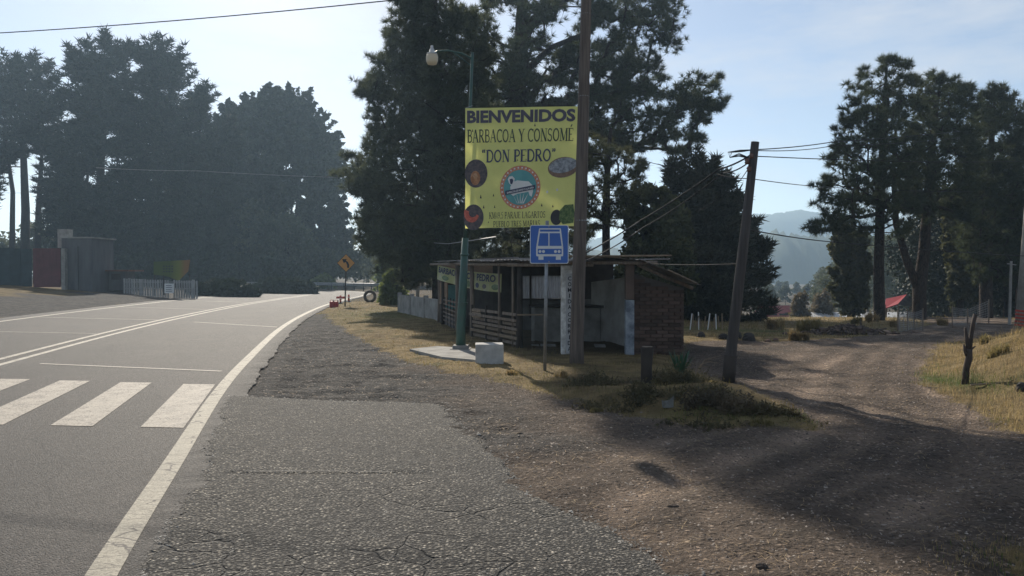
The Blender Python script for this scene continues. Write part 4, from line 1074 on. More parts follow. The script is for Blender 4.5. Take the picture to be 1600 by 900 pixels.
# ------------------------------------------------------------------ lettering
TXT = {}
def text_mesh(body, height, width, bold=0.0):
    """outline letters as points and faces, scaled to the given box, baseline at 0"""
    cu = bpy.data.curves.new('t', 'FONT'); cu.body = body; cu.size = 1; cu.offset = bold; cu.fill_mode = 'BOTH'; cu.resolution_u = 3
    ob = bpy.data.objects.new('t', cu); COL.objects.link(ob)
    dg = bpy.context.evaluated_depsgraph_get(); me = bpy.data.meshes.new_from_object(ob.evaluated_get(dg))
    Vv = np.array([v.co[:] for v in me.vertices]); Ff = [list(p.vertices) for p in me.polygons]
    bpy.data.objects.remove(ob); bpy.data.curves.remove(cu); bpy.data.meshes.remove(me)
    mn, mx = Vv.min(0), Vv.max(0)
    Vv[:, 0] = (Vv[:, 0] - mn[0]) / (mx[0] - mn[0]) * width; Vv[:, 1] = (Vv[:, 1] - mn[1]) / (mx[1] - mn[1]) * height
    return Vv[:, :2], Ff
def put2d(name, V2, Ff, O, U, Wd, mat, parent, off=0.003):
    O, U, Wd = map(np.array, (O, U, Wd)); N = np.cross(U, Wd); N = N / np.linalg.norm(N)
    vv = O + V2[:, :1] * U + V2[:, 1:2] * Wd + N * off
    me = bpy.data.meshes.new(name); me.from_pydata(vv.tolist(), [], Ff); me.materials.append(mat); me.update()
    o = bpy.data.objects.new(name, me); return link(o, parent)
def arc_pts(cx, cy, rx, ry, a0, a1, n=12):
    t = np.linspace(R(a0), R(a1), n); return [(cx + rx * math.cos(q), cy + ry * math.sin(q)) for q in t]
# serif capitals: strokes of (points, width) on a unit-high letter; serifs at the listed places
TK, TN = .15, .06
SER = {
 'A': (.78, [([(.10, 0), (.38, 1)], TN), ([(.38, 1), (.68, 0)], TK), ([(.22, .36), (.54, .36)], TN)], [(.10, 0), (.66, 0)]),
 'B': (.66, [([(.16, 0), (.16, 1)], TK), (([(.16, .97)] + arc_pts(.34, .75, .20, .22, 90, -90) + [(.16, .53)]), .09), (([(.16, .53)] + arc_pts(.36, .28, .23, .25, 90, -90) + [(.16, .03)]), .10)], [(.14, 0), (.14, 1)]),
 'C': (.70, [(arc_pts(.42, .5, .32, .47, 48, 312, 22), .11), ([(.66, .98), (.66, .72)], .05)], []),
 'D': (.76, [([(.16, 0), (.16, 1)], TK), (([(.16, .97)] + arc_pts(.34, .5, .34, .47, 90, -90, 18) + [(.16, .03)]), .11)], [(.14, 0), (.14, 1)]),
 'E': (.62, [([(.16, 0), (.16, 1)], TK), ([(.16, .97), (.56, .97), (.56, .82)], .06), ([(.16, .52), (.44, .52)], .06), ([(.16, .03), (.58, .03), (.58, .22)], .06)], [(.14, 0), (.14, 1)]),
 'G': (.76, [(arc_pts(.42, .5, .32, .47, 48, 330, 22), .11), ([(.64, .40), (.64, .08)], .13)], [(.62, .42)]),
 'I': (.36, [([(.18, 0), (.18, 1)], TK)], [(.18, 0), (.18, 1)]),
 'J': (.44, [([(.28, 1), (.28, .18), (.20, .03), (.06, .08)], .13)], [(.28, 1)]),
 'K': (.74, [([(.16, 0), (.16, 1)], TK), ([(.20, .42), (.60, 1)], TN), ([(.32, .58), (.64, 0)], TK)], [(.14, 0), (.14, 1), (.60, 1), (.64, 0)]),
 'L': (.60, [([(.16, 0), (.16, 1)], TK), ([(.16, .03), (.54, .03), (.54, .24)], .06)], [(.14, 0), (.14, 1)]),
 'M': (.92, [([(.14, 0), (.14, 1)], TN), ([(.16, 1), (.46, .06)], TK), ([(.46, .06), (.76, 1)], TN), ([(.78, 0), (.78, 1)], TK)], [(.14, 0), (.12, 1), (.78, 0), (.80, 1)]),
 'N': (.78, [([(.14, 0), (.14, 1)], TN), ([(.16, 1), (.62, 0)], TK), ([(.64, 0), (.64, 1)], TN)], [(.14, 0), (.12, 1), (.64, 1)]),
 'O': (.80, [(arc_pts(.40, .5, .30, .46, 0, 360, 26), .115)], []),
 'P': (.62, [([(.16, 0), (.16, 1)], TK), (([(.16, .97)] + arc_pts(.34, .72, .22, .25, 90, -90) + [(.16, .47)]), .10)], [(.14, 0), (.14, 1)]),
 'R': (.72, [([(.16, 0), (.16, 1)], TK), (([(.16, .97)] + arc_pts(.34, .74, .20, .23, 90, -90) + [(.16, .51)]), .10), ([(.34, .5), (.64, 0)], TK)], [(.14, 0), (.14, 1), (.64, 0)]),
 'S': (.58, [(arc_pts(.30, .74, .19, .23, 40, 250, 12) + arc_pts(.28, .27, .21, .24, 80, -150, 12), .10), ([(.47, .96), (.47, .78)], .05), ([(.07, .04), (.07, .24)], .05)], []),
 'T': (.66, [([(.33, 0), (.33, 1)], TK), ([(.05, .80), (.05, .97), (.61, .97), (.61, .80)], .06)], [(.33, 0)]),
 'U': (.76, [([(.16, 1), (.16, .3)] + arc_pts(.38, .28, .22, .25, 180, 360, 10) + [(.60, 1)], .10)], [(.16, 1), (.60, 1)]),
 'Y': (.72, [([(.10, 1), (.38, .46)], TK), ([(.38, .46), (.64, 1)], TN), ([(.38, .5), (.38, 0)], TK)], [(.10, 1), (.64, 1), (.38, 0)]),
 '4': (.56, [([(.40, 0), (.40, 1), (.06, .28), (.54, .28)], .09)], []),
 '9': (.56, [(arc_pts(.28, .70, .19, .25, 0, 360, 16), .09), ([(.46, .70), (.42, .3), (.18, .02)], .09)], []),
 '5': (.56, [([(.48, .97), (.18, .97), (.14, .58)] + arc_pts(.26, .32, .22, .28, 95, -140, 12), .09)], []),
 '.': (.26, [([(.13, 0), (.13, .14)], .14)], []),
 'É': (.62, [([(.16, 0), (.16, 1)], TK), ([(.16, .97), (.56, .97), (.56, .82)], .06), ([(.16, .52), (.44, .52)], .06), ([(.16, .03), (.58, .03), (.58, .22)], .06), ([(.30, 1.10), (.44, 1.28)], .10)], [(.14, 0), (.14, 1)]),
 '“': (.44, [([(.18, 1.04), (.10, .90), (.16, .78)], .10), ([(.34, 1.04), (.26, .90), (.32, .78)], .10)], []),
 '”': (.44, [([(.12, 1.04), (.18, .92), (.10, .78)], .10), ([(.28, 1.04), (.34, .92), (.26, .78)], .10)], []),
 ' ': (.34, [], []),
}
def serif_mesh(body, height, width, fat=1.0):
    V2 = []; Ff = []; x = 0.0
    def strip(pts, w):
        p = np.array(pts, float); m = len(p); d = np.zeros_like(p)
        for i in range(m):
            t = p[min(i + 1, m - 1)] - p[max(i - 1, 0)]; t = t / (np.linalg.norm(t) + 1e-9); d[i] = (-t[1], t[0])
        b = len(V2)
        for i in range(m): V2.append(p[i] + d[i] * w / 2); V2.append(p[i] - d[i] * w / 2)
        for i in range(m - 1): Ff.append([b + 2 * i, b + 2 * i + 1, b + 2 * i + 3, b + 2 * i + 2])
    for ch in body:
        adv, st, se = SER[ch]
        for pts, w in st: strip([(a + x, b) for a, b in pts], w * fat)
        for a, b in se: strip([(a + x - .13, b + (.02 if b < .5 else -.02)), (a + x + .13, b + (.02 if b < .5 else -.02))], .045)
        x += adv
    V2 = np.array(V2); V2[:, 0] = V2[:, 0] / x * width; V2[:, 1] *= height
    return V2, Ff
UX = np.array([1., 0, 0]); UZ = np.array([0, 0, 1.])

# ------------------------------------------------------------------ yellow banner between the lamp post and the wooden pole
BD = 15.0
bn = empty('banner', tuple(V(816, 262, BD)), 0, 'large yellow printed banner strung high between green lamp post and wooden pole', 'banner')
BO = V(816, 262, BD); INV = -BO
tl, tr, br_, bl_ = V(727, 169, BD + .55), V(907, 166, BD - .5), V(901, 353, BD - .5), V(727, 357, BD + .55)
def banner_pt(u, v):
    p = (bl_ * (1 - u) + br_ * u) * (1 - v) + (tl * (1 - u) + tr * u) * v
    wv = .007 * math.sin(u * 9 + 1) * (1 - v * .4) + .005 * math.sin(v * 11 + u * 5) + .012 * (1 - abs(2 * u - 1)) * (1 - v) 
    return p + np.array([0, -wv, 0])
def on_banner(name, V2, Ff, mat, off):
    """V2 in banner units, u right 0..1, v up 0..1"""
    out = np.array([banner_pt(a, b) + np.array([0, -off * 2.4, 0]) for a, b in V2]) + INV
    me = bpy.data.meshes.new(name); me.from_pydata(out.tolist(), [], Ff); me.materials.append(mat); me.update()
    o = bpy.data.objects.new(name, me); return link(o, bn)
m = Mat('yellow_banner_vinyl', .55, .3).world()
c = m.ramp(m.noise(1.6, 5, .6), [(.3, (0.50, 0.50, 0.15)), (.7, (0.70, 0.69, 0.24))]); c = m.mix(m.ramp(m.noise(14, 6, .75), [(.62, 0), (.75, .5)]), c, (0.30, 0.30, 0.14))
m.color(c); m.bump(m.math('ADD', m.noise(3.2, 4, .6, stretch=(1.6, 1, .8)), m.math('MULTIPLY', m.noise(9, 3, .6, dist=1.5), .3)), .9, .06); m.translucent((0.92, 0.90, 0.30), .5); M_YEL = m.m
N_ = 26
g = [(i / N_, j / N_) for j in range(N_ + 1) for i in range(N_ + 1)]
fq = [[j * (N_ + 1) + i, j * (N_ + 1) + i + 1, (j + 1) * (N_ + 1) + i + 1, (j + 1) * (N_ + 1) + i] for j in range(N_) for i in range(N_)]
sheet = on_banner('sheet', g, fq, M_YEL, 0)
def subdiv_text(V2, Ff, k=0): return V2, Ff
def b_text(body, x0, x1, y0, y1, mat, fn, **kw):
    """box given in photograph-like banner pixels (727..907, 168..355, y down)"""
    u0, u1 = (x0 - 727) / 178, (x1 - 727) / 178; v0, v1 = 1 - (y1 - 168) / 187, 1 - (y0 - 168) / 187
    V2, Ff = fn(body, v1 - v0, u1 - u0, **kw); V2 = V2 + np.array([u0, v0])
    on_banner('lettering', V2, Ff, mat, .008)
b_text('BIENVENIDOS', 730, 898, 172, 192, simple('violet_grey_print', (0.10, 0.095, 0.13)), text_mesh, bold=.045)
b_text('BARBACOA Y CONSOMÉ', 730, 896, 202, 222, M_DARKG, serif_mesh, fat=1.05)
b_text('“DON PEDRO”', 754, 871, 234, 253, M_NAVY, serif_mesh, fat=1.15)
b_text('KM49.5 PARAJE LAGARTOS', 767, 857, 331, 341, M_BLACK, serif_mesh, fat=.85)
b_text('PUEBLO TRES MARIAS', 774, 849, 345, 354, M_BLACK, serif_mesh, fat=.85)
def b_poly(name, pts, mat, off):
    V2 = np.array([((a - 727) / 178, 1 - (b - 168) / 187) for a, b in pts]); on_banner(name, V2, [list(range(len(pts)))[::-1]], mat, off)
def ell(cx, cy, rx, ry, n=28, tilt=0, a0=0, a1=360):
    t = np.linspace(R(a0), R(a1), n, endpoint=(a1 - a0) < 360); ca, sa = math.cos(tilt), math.sin(tilt)
    return [(cx + rx * math.cos(q) * ca - ry * math.sin(q) * sa, cy + rx * math.cos(q) * sa + ry * math.sin(q) * ca) for q in t]
def food(name, a, b, sc=16):
    mm = Mat(name, .5, .3).world(); mm.color(mm.ramp(mm.noise(sc, 5, .7), [(.4, a), (.6, b)])); return mm.m
F_D = food('dark_dish_print', (0.05, 0.045, 0.055), (0.12, 0.09, 0.09)); F_O = food('orange_meat_print', (0.30, 0.12, 0.05), (0.45, 0.22, 0.10))
F_G = food('grey_tray_print', (0.16, 0.17, 0.19), (0.36, 0.38, 0.40)); F_R = food('red_dish_print', (0.42, 0.07, 0.05), (0.6, 0.16, 0.10)); F_BR = food('brown_rim_print', (0.16, 0.10, 0.07), (0.24, 0.15, 0.10))
F_GR = food('green_herb_print', (0.04, 0.09, 0.03), (0.16, 0.22, 0.07), 22); F_T = simple('teal_print', (0.10, 0.30, 0.31), (0.13, 0.36, 0.36), 5); F_RR = food('red_ring_print', (0.50, 0.14, 0.08), (0.62, 0.30, 0.18), 40)
b_poly('dish_picture', ell(745, 270, 19, 22), F_D, .006); b_poly('dish_picture', ell(744, 277, 8, 11), F_O, .008); b_poly('dish_picture', ell(744, 274, 3.5, 4.5), food('meat', (.5, .3, .16), (.36, .18, .09), 30), .0095)
b_poly('dish_picture', ell(882, 263, 23, 16, tilt=-.16), F_BR, .006); b_poly('dish_picture', ell(882, 260, 21.5, 11.5, tilt=-.2), F_G, .008)
b_poly('dish_picture', ell(741, 338, 17, 20), F_D, .006); b_poly('dish_picture', ell(738, 331, 13, 15, a0=20, a1=200, n=18) + ell(740, 331, 7, 7, a0=200, a1=20, n=12), F_R, .008)
b_poly('dish_picture', ell(874, 341, 9, 12), simple('black_olive_print', (0.05, 0.05, 0.055)), .006); b_poly('dish_picture', [(879, 330), (886, 322), (899, 321), (901, 335), (900, 350), (884, 352), (878, 344)], F_GR, .008)
b_poly('emblem', ell(816.5, 293, 32, 34, 40), F_RR, .005); b_poly('emblem', ell(816.5, 293, 26, 27.5, 40), F_T, .0065)
for k in range(30):
    a = 2 * math.pi * k / 30; cx, cy = 816.5 + 29 * math.cos(a), 293 + 30.8 * math.sin(a)
    b_poly('emblem_mark', [(cx - 1.1, cy - 1.2), (cx + 1.1, cy - 1.2), (cx + 1.1, cy + 1.2), (cx - 1.1, cy + 1.2)], M_WHITEP, .0065)
b_poly('emblem_sheep', [(806, 284), (812, 282), (820, 283), (830, 284), (836, 290), (837, 300), (835, 308), (832, 306), (830, 300), (812, 303), (806, 306), (802, 303), (801, 292)], M_WHITEP, .008)
b_poly('emblem_sheep', [(799, 276), (804, 275), (808, 279), (807, 287), (803, 290), (799, 286), (797, 280)], M_WHITEP, .009)
b_poly('emblem_sheep', [(800, 280), (804, 279), (806, 282), (804, 288), (801, 287)], M_NAVY, .0105)
for k, (x_, y_) in enumerate([(808, 303), (812, 300), (817, 298), (822, 300), (827, 302)]):
    b_poly('emblem_agave', [(816.5 + (k - 2) * 2.0, 318), (x_ + (k - 2) * 1.5, y_), (818 + (k - 2) * 2.4, 318)], M_WHITEP, .0105)
b_poly('emblem_ribbon', [(793, 298), (793, 304.5), (840, 296), (840, 289.5)], M_NAVY, .0115)
V2, Ff = text_mesh('BARBACOA DE HOYO Y A LA LEÑA', 3.6, 42, .03)
V2 = np.array([((796 + a - 727) / 178, 1 - ((302.6 - (a * .18) - b) - 168) / 187) for a, b in V2]); on_banner('lettering', V2, Ff, M_WHITEP, .013)
for (x_, y_, s_) in [(739, 203, 2), (838, 196, 2.2), (812, 250, 1.5), (753, 306, 2.8), (774, 304, 2), (758, 322, 2.4), (776, 322, 2), (851, 321, 2.2), (868, 323, 2), (766, 346, 1.4)]:
    b_poly('wind_slit', [(x_ - s_ * .5, y_ + s_), (x_, y_ - s_ * 1.2), (x_ + s_ * .6, y_ + s_)], M_BLACK, .006)
for (x_, y_) in [(859, 301), (874, 298)]:
    b_poly('pale_spot', ell(x_, y_, 1.6, 2.2, 8), M_WHITEP, .006)
mb = MB()
for (u, v, tgt) in ((0, 1, V(738, 165, 15.75)), (0, 0, V(729, 360, 15.75)), (1, 1, V(909, 163, 14.25)), (1, 0, V(905, 357, 14.25)), (0, .5, V(732, 262, 15.75)), (1, .5, V(908, 255, 14.25))):
    mb.tube([banner_pt(u, v) + INV, tgt + INV], .006, 4)
mb.build('tie_rope', M_WIREL, bn)

# ------------------------------------------------------------------ green street lamp
gp = P(720, 549); gp_D = gp[1]
lamp = empty('street_lamp', tuple(gp), 0, 'green steel lamp post with curved arm and bell lantern left of the yellow banner', 'street lamp')
def rel(p, o): return np.array(p) - np.array(o)
m_ = MB(); m_.box((0, 0, .04), (.42, .42, .06)); m_.box((0, 0, .10), (.30, .30, .06)); m_.build('base_plate', M_CONC, lamp, bevel=.01)
top1 = rel(V(727, 372, gp_D), gp); m_ = MB(); m_.tube([(0, 0, .1), (0, 0, .45), top1 * .45 + np.array([0, 0, .2]), top1], [.105, .095, .085, .068], 14)
top2 = rel(V(738, 82, gp_D), gp); m_.tube([top1 - np.array([0, 0, .05]), top2], [.04, .028], 10); m_.build('post', M_GREENP, lamp, True)
m_ = MB(); m_.tube([rel(V(738, 92, gp_D), gp), rel(V(722, 84, gp_D), gp), rel(V(700, 79, gp_D), gp), rel(V(684, 80, gp_D), gp), rel(V(676, 84, gp_D), gp)], .022, 8)
m_.tube([rel(V(738, 104, gp_D), gp), rel(V(722, 92, gp_D), gp), rel(V(706, 80, gp_D), gp)], .012, 6); m_.build('arm', M_GREENP, lamp, True)
lc = rel(V(675, 88, gp_D), gp)
m_ = MB(); m_.lathe([(.025, .22), (.03, .16), (.045, .15), (.06, .08), (.105, .06), (.115, .03)], lc, 18); m_.build('lamp_hood', simple('white_enamel', (.55, .56, .55), (.42, .43, .43), 6, .4, .5), lamp, True)
gl = Mat('frosted_lamp_glass', .35, .5); gl.color((.62, .58, .48)); gl.translucent((.8, .74, .58), .35)
m_ = MB(); m_.lathe([(.112, .03), (.125, -.02), (.118, -.10), (.095, -.16), (.02, -.175)], lc, 18); m_.build('lamp_globe', gl.m, lamp, True)
for sx in (-.15, .15):
    for sy in (-.15, .15):
        m_ = MB(); m_.tube([(sx, sy, .06), (sx, sy, .13)], .014, 6); m_.build('bolt', M_STEEL, lamp)
for k in range(2):
    m_ = MB(); z_ = (1.0, 2.0)[k]; q = top1 * (z_ / top1[2]); m_.lathe([(.098 - .01 * k, -.02), (.104 - .01 * k, 0), (.098 - .01 * k, .02)], (q[0], q[1], z_), 14); m_.build('collar', M_GREENP, lamp, True)

# ------------------------------------------------------------------ wooden utility pole in front of the shelter
wp = P(901, 568); wp_D = wp[1]
wpole = empty('utility_pole', tuple(wp), 0, 'tall brown wooden utility pole rising past the right edge of the yellow banner', 'utility pole')
wtop = rel(V(916, 0, wp_D), wp); m_ = MB(); m_.tube([(0, 0, -.2), (0, 0, .3), wtop * .5, wtop, wtop * 1.22], [.135, .125, .108, .090, .082], 16); m_.build('pole', M_POLE, wpole, True)
for k, z_ in enumerate((2.55, 4.75, 6.2)):
    q = wtop * (z_ / wtop[2]); m_ = MB(); rr = .125 - .006 * z_; m_.lathe([(rr, -.015), (rr + .004, 0), (rr, .015)], q, 14); m_.build('strap', M_STEEL, wpole)
m_ = MB(); q = wtop * 1.17; m_.box(q, (1.7, .10, .12)); m_.build('crossarm', M_POLE, wpole)
for sx in (-.7, 0, .7):
    m_ = MB(); m_.lathe([(.02, .05), (.045, .08), (.03, .12), (.045, .15), (.02, .2)], (q[0] + sx, q[1], q[2]), 10); m_.build('insulator', simple('brown_porcelain', (.12, .05, .03), rough=.25, spec=.6) if sx == -.7 else bpy.data.materials['brown_porcelain'], wpole, True)

# ------------------------------------------------------------------ bus stop sign
bp = P(851, 579); bD = bp[1]
bs = empty('bus_stop_sign', tuple(bp), 0, 'square blue bus stop sign with a white bus on a thin grey post', 'sign')
sc_ = rel(V(858, 382, bD), bp); hw = 30 / F * bD
m_ = MB(); m_.tube([(0, 0, -.1), rel(V(855, 345, bD + .03), bp)], .028, 8); m_.build('post', M_STEEL, bs, True)
Ob = sc_ + np.array([-hw, -.05, -hw]); S_ = 2 * hw
def rr_poly(x0, y0, x1, y1, r, n=5):
    return arc_pts(x1 - r, y1 - r, r, r, 0, 90, n) + arc_pts(x0 + r, y1 - r, r, r, 90, 180, n) + arc_pts(x0 + r, y0 + r, r, r, 180, 270, n) + arc_pts(x1 - r, y0 + r, r, r, 270, 360, n)
M_BLUE = simple('blue_sign_sheeting', (0.022, 0.105, 0.40), (0.028, 0.125, 0.45), 3, .4, .5)
def sgn(name, pts, mat, off, par=bs, O=Ob, S=S_, depth=.0):
    mm = MB(); mm.poly([(a * S, b * S) for a, b in pts], np.array(O) + np.array([0, -off, 0]), UX, UZ, depth); return mm.build(name, mat, par)
sgn('panel', rr_poly(0, 0, 1, 1, .05), M_WHITEP, 0, depth=.012)
sgn('panel_face', rr_poly(.018, .018, .982, .982, .045), M_BLUE, .002)
def bx_(x0, y0, x1, y1): return [(x0, y0), (x1, y0), (x1, y1), (x0, y1)]
sgn('bus_symbol', [(.16, .21), (.16, .42), (.235, .90), (.245, .915), (.785, .915), (.80, .90), (.86, .42), (.86, .21), (.84, .19), (.18, .19)], M_WHITEP, .004)
sgn('bus_symbol_part', bx_(.26, .83, .77, .885), M_BLUE, .006)
sgn('bus_symbol_part', [(.205, .46), (.475, .46), (.475, .79), (.255, .79)], M_BLUE, .006)
sgn('bus_symbol_part', [(.505, .46), (.82, .46), (.775, .79), (.505, .79)], M_BLUE, .006)
sgn('bus_symbol_part', bx_(.20, .245, .82, .385), M_BLUE, .006)
for cx in (.26, .35, .66, .755): sgn('headlight_mark', arc_pts(cx, .315, .038, .038, 0, 345, 14), M_WHITEP, .008)
for x0 in (.22, .67): sgn('bus_symbol_part', bx_(x0, .10, x0 + .13, .195), M_WHITEP, .004)
for zz in (.22, .78):
    m_ = MB(); m_.lathe([(.012, 0), (.012, .006)], (0, 0, 0), 8); o = m_.build('bolt', M_STEEL, bs); o.rotation_euler = (R(90), 0, 0); o.location = tuple(Ob + np.array([S_ * .49, -.009, S_ * (.955 if zz > .5 else .05)]))

# ------------------------------------------------------------------ leaning pole right of the shelter
lp = P(1137, 597); lD = lp[1]
lpole = empty('utility_pole', tuple(lp), 0, 'short leaning dark pole with a bundle of wires at its top, beside the dirt road', 'utility pole')
lt = rel(V(1180, 222, lD), lp); m_ = MB(); m_.tube([(0, 0, -.15), lt * .12, lt * .5, lt], [.095, .085, .078, .062], 12); m_.build('pole', M_POLED, lpole, True)
m_ = MB(); m_.tube([(0, 0, -.1), lt * .11], [.102, .096], 12); m_.build('tarred_foot', M_WOODD, lpole, True)
for k, (dx, dz) in enumerate(((-.06, -.22), (-.13, -.30), (-.10, -.42))):
    q = lt + np.array([dx, -.03, dz]); m_ = MB(); m_.tube([lt + np.array([0, 0, dz + .03]), q], .012, 5); m_.lathe([(.02, -.04), (.042, -.02), (.03, .0), (.042, .02), (.02, .05)], q, 8); m_.build('insulator', bpy.data.materials['brown_porcelain'], lpole, True)

# wires
def wire(name, label, pts, sag, r, mat, n=24, group='overhead wires'):
    pts = [np.array(p) for p in pts]; o0 = pts[0]; L = []
    for i in range(len(pts) - 1):
        for k in range(n + (i == len(pts) - 2)):
            t = k / n; p = pts[i] * (1 - t) + pts[i + 1] * t; p = p - np.array([0, 0, 4 * sag * t * (1 - t)]); L.append(p - o0)
    m_ = MB(); m_.tube(L, r, 5); o = m_.build(name, mat); o.location = tuple(o0); return tag(o, label, 'wire', group)
wire('overhead_wire', 'long dark wire crossing the sky at the top left', [V(-700, 62, 22), V(916, -34, wp_D)], .45, .011, M_WIRE)
wire('overhead_wire', 'thin pale wire in front of the dark trees across the road', [V(150, 262, 50), V(310, 267, 48), V(560, 278, 46)], .05, .014, M_WIREL)
LT = V(1178, 234, lD)
wire('overhead_wire', 'uppermost wire running right from the leaning pole top', [LT, V(1300, 222, 15), V(1500, 205, 24)], .02, .009, M_WIRE)
wire('overhead_wire', 'second wire running right from the leaning pole top, just under the uppermost', [LT - np.array([0, 0, .01]), V(1300, 228, 15), V(1500, 215, 26)], .04, .007, M_WIRE)
wire('overhead_wire', 'wire from the leaning pole top crossing in front of the right pines', [V(1178, 244, lD), V(1600, 252, 20), V(1900, 240, 26)], .05, .008, M_WIRE)
wire('overhead_wire', 'wire meeting the right pines level with the clouds, lowest but one from the pole', [V(1120, 272, 13), V(1172, 279, lD + .1), V(1302, 293, 17), V(1520, 300, 22)], .02, .007, M_WIRE)
wire('overhead_wire', 'low wire passing right of the leaning pole above the far ridge', [V(1165, 358, lD), V(1300, 378, 16), V(1600, 400, 22)], .02, .010, M_WIRE)
wire('overhead_wire', 'pale wire from the shelter roof to the leaning pole', [V(985, 415, 15.6), V(1014, 412, 15.0), V(1155, 412, lD)], .02, .005, M_WIRE)
wire('overhead_wire', 'upper dark cable slanting down left from the leaning pole top', [V(1176, 240, lD), V(1124, 264, 13), V(1000, 345, 15.8), V(905, 400, wp_D)], .03, .014, M_WIRE)
wire('overhead_wire', 'lower dark cable slanting down left from the leaning pole top', [V(1174, 250, lD), V(1130, 270, 13), V(1004, 356, 15.8), V(905, 412, wp_D)], .05, .011, M_WIRE)
wire('overhead_wire', 'thin loose wire curving down left below the leaning pole top', [V(1170, 262, lD), V(1145, 295, 12.6), V(1090, 330, 14)], .02, .006, M_WIRE)
wire('overhead_wire', 'faint wire between the tall pine and the small cypress', [V(905, 235, wp_D), V(1010, 252, 17), V(1060, 262, 19)], .02, .007, M_WIRE)
m_ = MB(); q = V(1160, 240, lD)
for k in range(3): m_.tube([LT - q, np.array([-.02 * k, 0, .03 + .01 * k]), np.array([-.16 - .03 * k, 0, .02]), np.array([-.19, 0, -.06]), np.array([-.05, 0, -.04 + .02 * k]), V(1174, 248, lD) - q], .008, 5)
o = m_.build('wire_coil', M_WIRE, lpole); o.location = tuple(q - lp)

# concrete post by the low wall
cp_ = P(652, 468); cD = cp_[1]
cpo = empty('concrete_post', tuple(cp_), 0, 'slim pale concrete service post behind the low wall, a pale wire from its top', 'pole')
m_ = MB(); t_ = rel(V(655, 376, cD), cp_); m_.tube([(0, 0, -.3), t_], [.12, .08], 8); m_.build('shaft', M_CONC, cpo, True)
m_ = MB(); m_.tube([t_ - np.array([0, 0, .45]), t_ + np.array([.5, 0, -.30])], .02, 5); m_.lathe([(.05, -.08), (.09, 0), (.03, .05)], t_ + np.array([.52, 0, -.36]), 8); m_.build('lamp_bracket', M_STEEL, cpo)
wire('overhead_wire', 'pale wire from the slim concrete post to the green lamp post', [V(656, 378, cD), V(700, 381, 24), V(775, 370, 16)], .0, .011, M_WIREL, 10)

# ------------------------------------------------------------------ roadside food shelter
sh0 = np.array([0.2, 17.0, 0.0])
sh = empty('food_shelter', tuple(sh0), 0, 'low dark roadside food shelter with patched tin roof, plank railings and brick side wall', 'shelter')
def sb(name, mat, mb_, par=None, **k): return mb_.build(name, mat, sh if par is None else par, **k)
def rs(p): return np.array(p, float) - sh0
def corr_sheet(name, a, b, c_, d, mat, waves=7, amp=.012, par=None):
    """corrugated sheet with corners a b (front) c d (back), given thickness"""
    a, b, c_, d = map(rs, (a, b, c_, d)); n = waves * 4; up = np.array([0, 0, 1.]); Vv = []
    for lay in (0, -.006):
        for row in range(2):
            for i in range(n + 1):
                u = i / n; p = (a + (b - a) * u) if row == 0 else (d + (c_ - d) * u)
                Vv.append(p + up * (amp * math.sin(u * waves * 2 * math.pi) + lay))
    N1 = n + 1; Q = []
    for i in range(n):
        Q.append([i, i + 1, N1 + i + 1, N1 + i]); Q.append([2 * N1 + i, 3 * N1 + i, 3 * N1 + i + 1, 2 * N1 + i + 1]); Q.append([i, 2 * N1 + i, 2 * N1 + i + 1, i + 1]); Q.append([N1 + i, N1 + i + 1, 3 * N1 + i + 1, 3 * N1 + i])
    me = bpy.data.meshes.new(name); me.from_pydata([v.tolist() for v in Vv], [], Q); me.materials.append(mat); me.update()
    o = bpy.data.objects.new(name, me); return link(o, sh if par is None else par)
M_TIN = simple('old_corrugated_sheet', (0.34, 0.32, 0.30), (0.13, 0.085, 0.06), 2.6, .6, .4, .15, stretch=(1, 1, 1), vary=.5)
FR = catmull([(1.5, 14.9, 1.90), (0.05, 15.9, 1.93), (-1.25, 19.2, 1.98), (-2.1, 23, 2.02), (-2.75, 26.0, 2.06)], 3)
BK = catmull([(4.0, 19.4, 2.02), (3.2, 21.3, 2.05), (1.9, 22.1, 2.08), (.2, 22.3, 2.12), (.6, 26.9, 2.16)], 3)
for i in range(len(FR) - 1):
    j = rng.uniform(-.03, .03); f0, f1, b0, b1 = FR[i].copy(), FR[i + 1].copy(), BK[i].copy(), BK[i + 1].copy()
    e = rng.uniform(-.12, .18); dr = (f0 - b0) / np.linalg.norm(f0 - b0)
    f0 += dr * e; f1 += dr * (e + rng.uniform(-.03, .03)); lift = .012 * (i % 2)
    for q in (f0, f1, b0, b1): q[2] += lift + j * .5
    corr_sheet('roof_sheet', f0, f1, b1, b0, M_TIN, 6)
# right hand roof, falling to the right
RX = [1.35, 1.95, 2.55, 3.1, 3.62]; RZ = [1.97, 1.965, 1.90, 1.66, 1.42]
for i in range(4):
    y0 = 14.95 + rng.uniform(-.08, .12)
    corr_sheet('roof_sheet', (RX[i], y0, RZ[i] + .02), (RX[i + 1] + .05, y0, RZ[i + 1] + .02), (RX[i + 1] + .4, 19.0, RZ[i + 1] + .05), (RX[i] + .35, 19.0, RZ[i] + .05), M_TIN, 5)
